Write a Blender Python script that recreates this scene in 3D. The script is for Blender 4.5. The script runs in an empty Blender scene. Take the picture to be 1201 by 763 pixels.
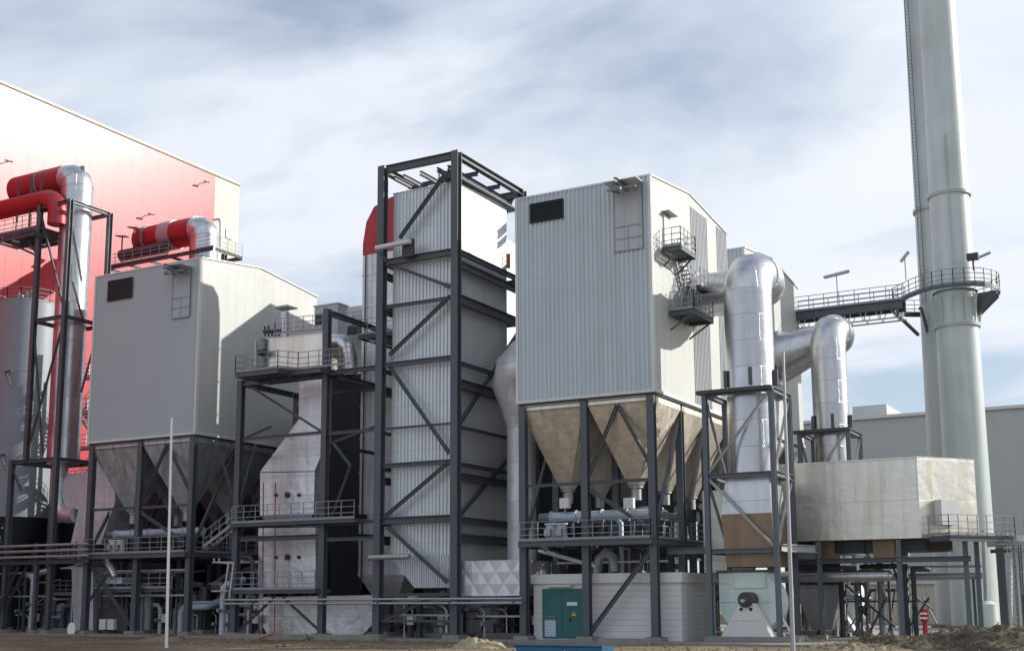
import bpy, math, random
from mathutils import Vector, Matrix
random.seed(7)
R_ = math.radians
scene = bpy.context.scene
COL = scene.collection

# ------------------------------------------------------------------ camera geometry (measured from the photograph)
YAW, PITCH, ROLL, FPX, CXP, CYP, EYE = R_(29.06), R_(8.943), R_(-.279), 1423.2, 600.5, 476.9, 2.5
PWID, PHEI = 1201, 763
_F = Vector((-math.sin(YAW)*math.cos(PITCH), math.cos(YAW)*math.cos(PITCH), math.sin(PITCH)))
_r = Vector((math.cos(YAW), math.sin(YAW), 0)); _u = _r.cross(_F)
_R = _r*math.cos(ROLL)+_u*math.sin(ROLL); _U = -_r*math.sin(ROLL)+_u*math.cos(ROLL)
def W(px, py, X=None, Y=None, Z=None):
    """surveyed point of the plant: where a sight line meets the vertical or level plane X, Y or Z"""
    d = _F+_R*((px-CXP)/FPX)-_U*((py-CYP)/FPX)
    if X is not None: t = X/d.x
    elif Y is not None: t = Y/d.y
    else: t = (Z-EYE)/d.z
    return Vector((0, 0, EYE))+d*t

Y0 = 62.63

# ------------------------------------------------------------------ materials
MATS = {}
def newmat(name):
    m = bpy.data.materials.new(name); m.use_nodes = True
    MATS[name] = m
    n = m.node_tree.nodes; l = m.node_tree.links
    b = n['Principled BSDF']
    return m, n, l, b
def coords(n, l, mode='obj'):
    """returns socket with (x+y, z, 0) of object space, so flat walls of either direction get panels"""
    tc = n.new('ShaderNodeTexCoord')
    s = n.new('ShaderNodeSeparateXYZ'); l.new(tc.outputs['Object'], s.inputs[0])
    a = n.new('ShaderNodeMath'); a.operation = 'ADD'; l.new(s.outputs[0], a.inputs[0]); l.new(s.outputs[1], a.inputs[1])
    c = n.new('ShaderNodeCombineXYZ'); l.new(a.outputs[0], c.inputs[0]); l.new(s.outputs[2], c.inputs[1])
    return tc, s, c
def noise(n, l, vec, scale, detail=4, rough=.55, stretch=None):
    t = n.new('ShaderNodeTexNoise'); t.inputs['Scale'].default_value = scale
    t.inputs['Detail'].default_value = detail; t.inputs['Roughness'].default_value = rough
    if stretch:
        mp = n.new('ShaderNodeMapping'); mp.inputs['Scale'].default_value = stretch
        l.new(vec, mp.inputs[0]); vec = mp.outputs[0]
    l.new(vec, t.inputs['Vector'])
    return t.outputs['Fac']
def ramp(n, l, fac, stops):
    r = n.new('ShaderNodeValToRGB'); e = r.color_ramp.elements
    e[0].position = stops[0][0]; e[0].color = (*stops[0][1], 1)
    e[1].position = stops[-1][0]; e[1].color = (*stops[-1][1], 1)
    for p, c in stops[1:-1]:
        x = e.new(p); x.color = (*c, 1)
    l.new(fac, r.inputs[0]); return r.outputs[0]
def mix(n, l, fac, a, b, mode='MIX'):
    m = n.new('ShaderNodeMix'); m.data_type = 'RGBA'; m.blend_type = mode
    if isinstance(fac, float): m.inputs[0].default_value = fac
    else: l.new(fac, m.inputs[0])
    for s, v in ((6, a), (7, b)):
        if isinstance(v, tuple): m.inputs[s].default_value = (*v, 1)
        else: l.new(v, m.inputs[s])
    return m.outputs[2]
def math_(n, l, op, a, b=None):
    m = n.new('ShaderNodeMath'); m.operation = op
    for i, v in enumerate((a, b)):
        if v is None: continue
        if isinstance(v, (int, float)): m.inputs[i].default_value = v
        else: l.new(v, m.inputs[i])
    return m.outputs[0]
def bump(n, l, b, h, strength=.3, dist=.05):
    x = n.new('ShaderNodeBump'); x.inputs['Strength'].default_value = strength; x.inputs['Distance'].default_value = dist
    l.new(h, x.inputs['Height']); l.new(x.outputs[0], b.inputs['Normal']); return x

def paint(name, c, rough=.5, dirt=.25, metal=0, streak=True, spec=.5, dirtcol=None, rv=.25):
    m, n, l, b = newmat(name)
    tc, s, uv = coords(n, l)
    f1 = noise(n, l, tc.outputs['Object'], .35, 5)
    f2 = noise(n, l, tc.outputs['Object'], 1.0, 6, .65, (1.6, 1.6, .08) if streak else (2, 2, 2))
    dc = dirtcol or tuple(x*.62 for x in c)
    k = math_(n, l, 'MULTIPLY', math_(n, l, 'SUBTRACT', math_(n, l, 'ADD', f1, f2), .72), dirt*2.2)
    kc = n.new('ShaderNodeClamp'); l.new(k, kc.inputs[0])
    l.new(mix(n, l, kc.outputs[0], c, dc), b.inputs['Base Color'])
    r = math_(n, l, 'ADD', math_(n, l, 'MULTIPLY', f1, rv), rough-rv*.5)
    l.new(r, b.inputs['Roughness']); b.inputs['Metallic'].default_value = metal
    b.inputs['Specular IOR Level'].default_value = spec
    return m
def cladding(name, c, pitch=1.0, rough=.45, spec=.5, dirt=.25, horiz=False, strength=.35, joint=.35, metal=0, rv=.1, lap=0):
    """painted profiled steel sheet: joints between the sheets, faint ribs, rain streaks"""
    m = paint(name, c, rough, dirt, spec=spec, metal=metal, rv=rv); n = m.node_tree.nodes; l = m.node_tree.links; b = n['Principled BSDF']
    tc, s, uv = coords(n, l)
    sep = n.new('ShaderNodeSeparateXYZ'); l.new(uv.outputs[0], sep.inputs[0])
    q = math_(n, l, 'FRACT', math_(n, l, 'DIVIDE', sep.outputs[1 if horiz else 0], pitch))
    g = math_(n, l, 'ABSOLUTE', math_(n, l, 'SUBTRACT', q, .5))
    h = math_(n, l, 'GREATER_THAN', g, .46)
    if lap:
        q2 = math_(n, l, 'FRACT', math_(n, l, 'DIVIDE', sep.outputs[1], lap)); h2 = math_(n, l, 'GREATER_THAN', q2, 1-.035/lap*1.5)
        h = math_(n, l, 'MAXIMUM', h, h2)
    w = noise(n, l, tc.outputs['Object'], .9, 2)
    hh = math_(n, l, 'ADD', math_(n, l, 'MULTIPLY', h, -.35), math_(n, l, 'MULTIPLY', w, .8))
    bump(n, l, b, hh, strength, .04)
    base = b.inputs['Base Color'].links[0].from_socket
    l.new(mix(n, l, math_(n, l, 'MULTIPLY', h, joint), base, tuple(x*.55 for x in c)), b.inputs['Base Color'])
    return m
def alu(name, c=(.62,.63,.64), rough=.36, bw=1.6, bh=1.0, dent=.35, metal=.92, var=.22, diamond=0, stain_reflect=None):
    """bare sheet-aluminium lagging: sheets of slightly different tone, seams, dents, oxide bloom or a painted reflection"""
    m, n, l, b = newmat(name)
    tc, s, uv = coords(n, l)
    br = n.new('ShaderNodeTexBrick'); l.new(uv.outputs[0], br.inputs['Vector'])
    br.inputs['Scale'].default_value = 1; br.inputs['Brick Width'].default_value = bw; br.inputs['Row Height'].default_value = bh
    br.inputs['Mortar Size'].default_value = .012; br.inputs['Mortar Smooth'].default_value = .3
    br.inputs['Color1'].default_value = (*[x*(1+var*.35) for x in c], 1); br.inputs['Color2'].default_value = (*[x*(1-var) for x in c], 1)
    br.inputs['Mortar'].default_value = (*[x*.68 for x in c], 1); br.offset = .37; br.squash = 1.35; br.squash_frequency = 3
    f = noise(n, l, tc.outputs['Object'], .8, 6, .7)
    f3 = noise(n, l, tc.outputs['Object'], 1.0, 5, .6, (2.2, 2.2, .18))
    sc = stain_reflect or tuple(x*.6 for x in c)
    st = ramp(n, l, f3, [(.42, (0,0,0)), (.75, (.6,.6,.6))])
    l.new(mix(n, l, st, br.outputs['Color'], sc), b.inputs['Base Color'])
    b.inputs['Metallic'].default_value = metal
    l.new(math_(n, l, 'ADD', math_(n, l, 'MULTIPLY', f, .3), rough-.15), b.inputs['Roughness'])
    w = noise(n, l, tc.outputs['Object'], 1.7, 3, .5)
    h = math_(n, l, 'ADD', math_(n, l, 'MULTIPLY', br.outputs['Fac'], -.25), math_(n, l, 'MULTIPLY', w, dent*2))
    if diamond:
        sep = n.new('ShaderNodeSeparateXYZ'); l.new(uv.outputs[0], sep.inputs[0])
        def tri(a, bb, sg):
            t = math_(n, l, 'ADD' if sg > 0 else 'SUBTRACT', math_(n, l, 'DIVIDE', a, diamond), math_(n, l, 'DIVIDE', bb, diamond*.72))
            return math_(n, l, 'ABSOLUTE', math_(n, l, 'SUBTRACT', math_(n, l, 'FRACT', t), .5))
        d = math_(n, l, 'MAXIMUM', tri(sep.outputs[0], sep.outputs[1], 1), tri(sep.outputs[0], sep.outputs[1], -1))
        h = math_(n, l, 'ADD', h, math_(n, l, 'MULTIPLY', d, -.9))
    bump(n, l, b, h, .6, .06)
    return m

paint('steel_dark', (.082,.102,.126), .5, .45, dirtcol=(.075,.065,.055))
paint('steel_blue', (.11,.132,.16), .5, .3, dirtcol=(.09,.10,.12))
paint('galvanised', (.42,.44,.45), .45, .4, metal=.55)
paint('rail_grey', (.28,.30,.32), .5, .3)
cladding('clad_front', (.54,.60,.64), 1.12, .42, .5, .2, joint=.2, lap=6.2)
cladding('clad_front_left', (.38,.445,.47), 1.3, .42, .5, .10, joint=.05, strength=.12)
cladding('clad_side', (.53,.545,.52), 1.0, .5, .3, .18, joint=.22, strength=.3, lap=6.2)
cladding('clad_tower', (.64,.67,.70), 1.2, .42, .6, .22, metal=.35, joint=.3, lap=2.9)
cladding('clad_far', (.45,.49,.49), 1.1, .6, .3, .12, joint=.06, strength=.1)
cladding('clad_grey', (.47,.49,.51), .9, .5, .35, .2)
cladding('red_sheet', (.46,.03,.045), 1.8, .33, .34, .14, rv=.02, joint=.75, strength=.10)
cladding('white_sheet', (.56,.54,.47), 1.8, .5, .2, .1)
cladding('container_white', (.66,.66,.66), .32, .5, .3, .2, horiz=True, strength=.8)
paint('trim_light', (.66,.67,.66), .45, .25)
paint('vent_dark', (.018,.03,.035), .55, .2)
paint('chimney_paint', (.55,.615,.61), .36, .42, spec=.6, dirtcol=(.33,.34,.31))
paint('silo_shaded', (.27,.31,.35), .45, .2)  # grey darkened so the silo looks shaded
paint('mint_paint', (.70,.81,.78), .35, .35, spec=.6, dirtcol=(.30,.34,.32))
paint('green_door', (.02,.13,.13), .45, .3)
paint('blue_paint', (.03,.14,.27), .4, .4)
paint('red_paint', (.45,.02,.03), .4, .3)
paint('orange_paint', (.75,.16,.02), .5, .2)
paint('white_paint', (.78,.78,.78), .4, .15)
paint('yellow_paint', (.75,.45,.03), .5, .1)
paint('black_rubber', (.012,.012,.014), .6, .2)
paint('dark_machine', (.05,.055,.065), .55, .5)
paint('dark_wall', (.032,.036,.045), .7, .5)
paint('grey_machine', (.22,.25,.28), .5, .4)
paint('bluewhite', (.50,.58,.66), .45, .3)
paint('brown_lagging', (.27,.19,.12), .42, .5, metal=.35, dirtcol=(.13,.10,.075))
paint('concrete', (.30,.285,.26), .85, .5, spec=.2)
paint('red_reflection', (.45,.035,.04), .42, .8, metal=.45, dirtcol=(.25,.04,.05))  # reflection of the red building painted into arms, branch and flue hood
alu('alu_round', (.58,.59,.62), .34, 60, 1.5, .20, .95, .12)
alu('alu_panel', (.70,.71,.73), .40, 2.1, 1.35, .75, .72, .12, stain_reflect=(.45,.46,.48))
alu('alu_pale', (.70,.71,.74), .45, 1.9, 1.2, .8, .35, .16, stain_reflect=(.42,.43,.45))
MATS['alu_pale'].node_tree.nodes['Principled BSDF'].inputs['Specular IOR Level'].default_value = .3
alu('alu_hex', (.70,.685,.64), .36, 1.7, 2.3, .36, .85, .14, stain_reflect=(.50,.41,.29))  # brown blotch colour paints in a warm reflection on the lagged box
alu('alu_hopper', (.76,.70,.61), .42, 1.8, 50, .12, .8, .1, diamond=1.3, stain_reflect=(.44,.39,.32))
alu('alu_hopper_grey', (.58,.61,.63), .5, 1.8, 50, .12, .6, .1, diamond=1.3, stain_reflect=(.14,.15,.16))
alu('alu_pillow', (.66,.67,.69), .5, 50, 50, .1, .75, .05)

def ground_mat():
    m, n, l, b = newmat('dirt')
    tc = n.new('ShaderNodeTexCoord')
    a = noise(n, l, tc.outputs['Object'], .12, 8, .65); c = noise(n, l, tc.outputs['Object'], 1.7, 8, .7)
    k = math_(n, l, 'ADD', math_(n, l, 'MULTIPLY', a, .6), math_(n, l, 'MULTIPLY', c, .4))
    l.new(ramp(n, l, k, [(.35, (.10,.085,.062)), (.5, (.22,.18,.125)), (.66, (.36,.31,.22))]), b.inputs['Base Color'])
    b.inputs['Roughness'].default_value = .95; b.inputs['Specular IOR Level'].default_value = .1
    bump(n, l, b, c, .9, .15)
ground_mat()
def sand_mat():
    m, n, l, b = newmat('sand')
    tc = n.new('ShaderNodeTexCoord'); a = noise(n, l, tc.outputs['Object'], 3, 8, .7)
    l.new(ramp(n, l, a, [(.35, (.22,.18,.10)), (.65, (.50,.43,.27))]), b.inputs['Base Color']); b.inputs['Roughness'].default_value = .95
    bump(n, l, b, a, .9, .1)
sand_mat()
def soil_mat():
    m, n, l, b = newmat('dark_soil')
    tc = n.new('ShaderNodeTexCoord'); a = noise(n, l, tc.outputs['Object'], 2.2, 9, .75)
    l.new(ramp(n, l, a, [(.35, (.04,.035,.028)), (.55, (.12,.10,.07)), (.7, (.24,.20,.14))]), b.inputs['Base Color']); b.inputs['Roughness'].default_value = .95
    bump(n, l, b, a, 1, .2)
soil_mat()
def scrub_mat():
    m, n, l, b = newmat('scrub')
    tc = n.new('ShaderNodeTexCoord'); a = noise(n, l, tc.outputs['Object'], 2.5, 3)
    l.new(ramp(n, l, a, [(.35, (.09,.08,.045)), (.55, (.22,.19,.12)), (.7, (.34,.29,.19))]), b.inputs['Base Color'])
    b.inputs['Roughness'].default_value = .9
scrub_mat()

# ------------------------------------------------------------------ mesh builder
WL = {}
class M:
    def __init__(s): s.v = []; s.f = []; s.sm = []
    def add(s, vs, fs, smooth=False):
        o = len(s.v); s.v += [Vector(v) for v in vs]
        for f in fs: s.f.append([i+o for i in f]); s.sm.append(smooth)
        return s
    def box(s, x0, x1, y0, y1, z0, z1):
        v = [(x, y, z) for z in (z0, z1) for y in (y0, y1) for x in (x0, x1)]
        return s.add(v, [(0,2,3,1),(4,5,7,6),(0,1,5,4),(2,6,7,3),(0,4,6,2),(1,3,7,5)])
    def obox(s, p, q, w, h, up=(0,0,1)):
        p = Vector(p); q = Vector(q); d = (q-p).normalized(); up = Vector(up)
        if abs(d.dot(up)) > .98: up = Vector((0,1,0))
        a = d.cross(up).normalized(); b = a.cross(d)
        v = [P+a*(w/2*i)+b*(h/2*j) for P in (p, q) for i, j in ((-1,-1),(1,-1),(1,1),(-1,1))]
        return s.add(v, [(0,1,2,3),(7,6,5,4),(0,4,5,1),(1,5,6,2),(2,6,7,3),(3,7,4,0)])
    def hbeam(s, p, q, w=.3, h=.3, t=.035, up=(0,0,1)):
        """rolled H-section: flanges at top and bottom along 'up', web between"""
        p = Vector(p); q = Vector(q); d = (q-p).normalized(); up = Vector(up)
        if abs(d.dot(up)) > .98: up = Vector((0,1,0))
        a = d.cross(up).normalized(); b = a.cross(d)
        o = b*(h/2-t/2)
        s.obox(p+o, q+o, w, t, up); s.obox(p-o, q-o, w, t, up); s.obox(p, q, t*.7, h-2*t, up)
        return s
    def tube(s, pts, r, n=16, caps=True, smooth=True, rs=None):
        pts = [Vector(p) for p in pts]; N = len(pts); rings = []
        d0 = (pts[1]-pts[0]).normalized(); a = d0.orthogonal().normalized()
        for i, p in enumerate(pts):
            d = ((pts[i]-pts[i-1]).normalized() if i else Vector()) + ((pts[i+1]-pts[i]).normalized() if i < N-1 else Vector())
            d.normalize(); a = (a-d*a.dot(d)).normalized(); b = d.cross(a)
            k = 1.0
            if 0 < i < N-1:
                c = (pts[i]-pts[i-1]).normalized().dot(d); k = 1/max(c, .5)
            rr = rs[i] if rs else r
            # stretch in the plane of the bend so the mitre keeps the section round
            ring = []
            ax = None
            if 0 < i < N-1:
                e = (pts[i+1]-pts[i]).normalized()-(pts[i]-pts[i-1]).normalized()
                if e.length > 1e-4: ax = e.normalized()
            for j in range(n):
                t = 2*math.pi*j/n; v = a*math.cos(t)*rr+b*math.sin(t)*rr
                if ax is not None: v += ax*v.dot(ax)*(k-1)
                ring.append(p+v)
            rings.append(ring)
        vs = [v for r_ in rings for v in r_]
        fs = [(i*n+j, i*n+(j+1)%n, (i+1)*n+(j+1)%n, (i+1)*n+j) for i in range(N-1) for j in range(n)]
        s.add(vs, fs, smooth)
        if caps:
            s.add(rings[0], [tuple(range(n-1, -1, -1))]); s.add(rings[-1], [tuple(range(n))])
        return s
    def prism(s, poly, d):
        """polygon (list of points in one plane) pushed along vector d"""
        n = len(poly); d = Vector(d); v = [Vector(p) for p in poly]; v += [p+d for p in v]
        return s.add(v, [tuple(range(n)), tuple(range(2*n-1, n-1, -1))]+[(i, i+n, (i+1) % n+n, (i+1) % n) for i in range(n)])
    def frustum(s, a, b):
        """a, b = (x0,x1,y0,y1,z)"""
        v = [(x, y, q[4]) for q in (a, b) for x, y in ((q[0],q[2]),(q[1],q[2]),(q[1],q[3]),(q[0],q[3]))]
        return s.add(v, [(3,2,1,0),(4,5,6,7),(0,1,5,4),(1,2,6,5),(2,3,7,6),(3,0,4,7)])
    def build(s, name, mat, parent=None, loc=None):
        if parent is not None: base = WL[parent]
        else: base = Vector(loc) if loc is not None else Vector((0,0,0))
        me = bpy.data.meshes.new(name)
        me.from_pydata([tuple(v-base) for v in s.v], [], s.f); me.update()
        me.polygons.foreach_set('use_smooth', s.sm)
        import bmesh
        bm = bmesh.new(); bm.from_mesh(me); bmesh.ops.recalc_face_normals(bm, faces=bm.faces); bm.to_mesh(me); bm.free()
        me.materials.append(MATS[mat])
        o = bpy.data.objects.new(name, me); COL.objects.link(o)
        if parent is not None: o.parent = parent
        else: o.location = base
        WL[o] = base
        return o
def thing(name, label, cat, loc, group=None):
    o = bpy.data.objects.new(name, None); COL.objects.link(o); o.location = loc
    o.empty_display_size = .5
    o['label'] = label; o['category'] = cat
    if group: o['group'] = group
    WL[o] = Vector(loc); return o
def tag(o, label, cat, group=None):
    o['label'] = label; o['category'] = cat
    if group: o['group'] = group
    return o
def struct(o): o['kind'] = 'structure'; return o
def part_beam(T, p, q, w=.28, h=.3, mat='steel_dark', name='beam'):
    return M().hbeam(p, q, w, h).build(name, mat, T)
def part_brace(T, p, q, w=.18, mat='steel_dark'):
    p = Vector(p); q = Vector(q); d = (q-p).normalized()
    m = M().hbeam(p, q, w, w, .025)
    sd_ = Vector((0,1,0)) if abs(d.y) < .5 else Vector((1,0,0))
    if w >= .16:
        for e, k in ((p, 1), (q, -1)):
            c = e+d*k*.2; m.obox(c-d*.22, c+d*.22, w*1.55, .025, sd_)
    return m.build('brace', mat, T)
def part_col(T, x, y, z0, z1, w=.42, mat='steel_dark', foot=True):
    c = M().hbeam((x, y, z0+.04), (x, y, z1), w, w, .04, up=(0,1,0))
    c.box(x-w*.7, x+w*.7, y-w*.7, y+w*.7, z0, z0+.04)
    o = c.build('column', mat, T)
    if foot and z0 < 1: M().box(x-w*1.15, x+w*1.15, y-w*1.15, y+w*1.15, -.3, z0).build('footing', 'concrete', T)
    return o
def railing(T, pts, h=1.1, step=1.1, r=.024, mat='rail_grey', kick=True, name='railing'):
    m = M()
    for a, b in zip(pts[:-1], pts[1:]):
        a = Vector(a); b = Vector(b); L = (b-a).length; n = max(1, round(L/step))
        for i in range(n+1):
            p = a.lerp(b, i/n); m.obox(p, p+Vector((0,0,h)), r*1.8, r*1.8)
        for hh in (h, h*.66, h*.33): m.obox(a+Vector((0,0,hh)), b+Vector((0,0,hh)), r*1.7, r*1.7)
        if kick: m.obox(a+Vector((0,0,.08)), b+Vector((0,0,.08)), .012, .14)
    return m.build(name, mat, T)
def deck(T, x0, x1, y0, y1, z, t=.22, mat='steel_dark'):
    m = M()
    n = max(2, int((x1-x0)/.14)) if (x1-x0) < (y1-y0)*3 else 0
    # grating: bearing bars with gaps, in an edge frame
    ny = max(2, int((y1-y0)/.12))
    for i in range(ny+1):
        y = y0+(y1-y0)*i/ny; m.obox((x0, y, z-.02), (x1, y, z-.02), .035, .04)
    for y in (y0, y1): m.hbeam((x0, y, z-.04-t/2), (x1, y, z-.04-t/2), .12, t, .02)
    nx = max(1, round((x1-x0)/1.6))
    for i in range(nx+1):
        x = x0+(x1-x0)*i/nx; m.obox((x, y0+.06, z-.05-t/2), (x, y1-.06, z-.05-t/2), .08, t*.8)
    return m.build('deck', mat, T)
def stair(T, p, q, w=.8, name='stair'):
    """flight from p (low) to q (high) with open treads, stringers and hand rails"""
    p = Vector(p); q = Vector(q); hd = Vector((q.x-p.x, q.y-p.y, 0)).normalized(); sd = Vector((-hd.y, hd.x, 0))
    m = M(); n = max(3, int((q.z-p.z)/.21))
    for sgn in (-1, 1): m.obox(p+sd*w/2*sgn, q+sd*w/2*sgn, .05, .2)
    for i in range(n+1):
        c = p.lerp(q, i/n); m.obox(c-sd*w/2, c+sd*w/2, .24, .03)
    for sgn in (-1, 1):
        o = sd*w/2*sgn
        m.obox(p+o+Vector((0,0,1)), q+o+Vector((0,0,1)), .04, .04); m.obox(p+o+Vector((0,0,.5)), q+o+Vector((0,0,.5)), .03, .03)
        for i in range(5):
            c = p.lerp(q, i/4)+o; m.obox(c, c+Vector((0,0,1)), .04, .04)
    return m.build(name, 'rail_grey', T)
def ladder(T, x, y, z0, z1, dx=.25, dy=0, cage=(0,-1)):
    m = M(); 
    for s in (-1, 1): m.obox((x+s*dx, y+s*dy, z0), (x+s*dx, y+s*dy, z1), .05, .05)
    z = z0
    while z < z1: m.obox((x-dx, y-dy, z), (x+dx, y+dy, z), .03, .03); z += .3
    if cage:
        cx, cy = cage; z = z0+2.2
        while z < z1:
            pts = [Vector((x, y, z))+Vector((cx, cy, 0))*.38+ (Vector((math.cos(t), math.sin(t), 0))*.38) for t in [2*math.pi*i/10 for i in range(11)]]
            for a, b in zip(pts[:-1], pts[1:]): m.obox(a, b, .04, .02)
            z += 1.2
        for i in range(5):
            t = math.atan2(cy, cx)+(i-2)*.6; P = Vector((x+cx*.38+math.cos(t)*.38, y+cy*.38+math.sin(t)*.38, 0))
            m.obox(P+Vector((0,0,z0+2.2)), P+Vector((0,0,z1)), .03, .02)
    return m.build('ladder', 'galvanised' if cage else 'steel_blue', T)
def ribbed(m, p, q, z0, z1, pitch=.28, depth=.05, nrm=(0,-1,0)):
    """trapezoid-profiled sheet between p and q (plan points)"""
    p = Vector((*p, 0)); q = Vector((*q, 0)); L = (q-p).length; d = (q-p)/L; nr = Vector(nrm); n = max(1, round(L/pitch)); w = L/n
    prof = []
    for i in range(n):
        for f, k in ((0,0),(.45,0),(.58,1),(.87,1)): prof.append((w*(i+f), depth*k))
    prof.append((L, 0))
    vs = []
    for a, b in prof:
        c = p+d*a+nr*b; vs += [(c.x, c.y, z0), (c.x, c.y, z1)]
    return m.add(vs, [(2*i, 2*i+2, 2*i+3, 2*i+1) for i in range(len(prof)-1)])
def arc(c, a, b, r, t0, t1, n):
    c = Vector(c); a = Vector(a); b = Vector(b)
    return [c+a*(r*math.cos(t0+(t1-t0)*i/n))+b*(r*math.sin(t0+(t1-t0)*i/n)) for i in range(n+1)]
def bands(m, pts, r, step=1.2, proud=.018, w=.05, n=24):
    """swage rings where the lagging sheets lap"""
    for a, b in zip(pts[:-1], pts[1:]):
        a = Vector(a); b = Vector(b); L = (b-a).length; d = (b-a)/L; k = int(L/step)
        for i in range(k+1):
            c = a+d*(L*i/max(k, 1)); m.tube([c-d*w/2, c+d*w/2], r+proud, n)

# ------------------------------------------------------------------ ground and pads
gm = M(); gm.add([(-1500,-300,0),(1500,-300,0),(1500,2500,0),(-1500,2500,0)], [(0,1,2,3)])
g = struct(gm.build('ground', 'dirt'))
def grid_terrain(name, x0, x1, y0, y1, hf, n=60, mat='dirt'):
    m = M(); vs = []; 
    for j in range(n+1):
        for i in range(n+1):
            x = x0+(x1-x0)*i/n; y = y0+(y1-y0)*j/n; vs.append((x, y, hf(x, y)))
    m.add(vs, [(j*(n+1)+i, j*(n+1)+i+1, (j+1)*(n+1)+i+1, (j+1)*(n+1)+i) for j in range(n) for i in range(n)], True)
    return m
pad = struct(M().box(-98, -9, 61.2, 104, -.2, .12).build('concrete_pad', 'concrete'))
from mathutils import noise as nz
def mound(cx, cy, rx, ry, h, label, seed, scrub=0, mat='dirt', cat='dirt pile'):
    def hf(x, y):
        u = (x-cx)/rx; v = (y-cy)/ry; d = u*u+v*v
        if d >= 1: return -.05
        k = (1-d)**.9
        return max(-.05, h*k*(.75+.5*nz.noise(Vector((x*.9+seed, y*.9, 0))))+.10*nz.noise(Vector((x*4+seed, y*4, 1)))*k*2)
    m = grid_terrain('m', cx-rx, cx+rx, cy-ry, cy+ry, hf, 56)
    T = thing('earth_mound', label, cat, (cx, cy, 0), 'earth heaps in front of the plant')
    m.build('soil', mat, T)
    if scrub:
        s = M(); rnd = random.Random(seed)
        for i in range(scrub):
            x = cx+rx*rnd.uniform(-.8,.8); y = cy+ry*rnd.uniform(-.9,.9); z = hf(x, y)
            if z < .05: continue
            for k in range(7):
                a = rnd.uniform(0, 6.28); L = rnd.uniform(.10,.30); d = Vector((math.cos(a)*.5, math.sin(a)*.5, 1)).normalized()
                p = Vector((x, y, z-.03)); q = p+d*L; sd = Vector((-d.y, d.x, 0)).normalized()*.02
                s.add([p-sd, p+sd, q], [(0,1,2)])
        o = s.build('dry_scrub', 'scrub', T); o['kind'] = 'stuff'
    return T

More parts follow.
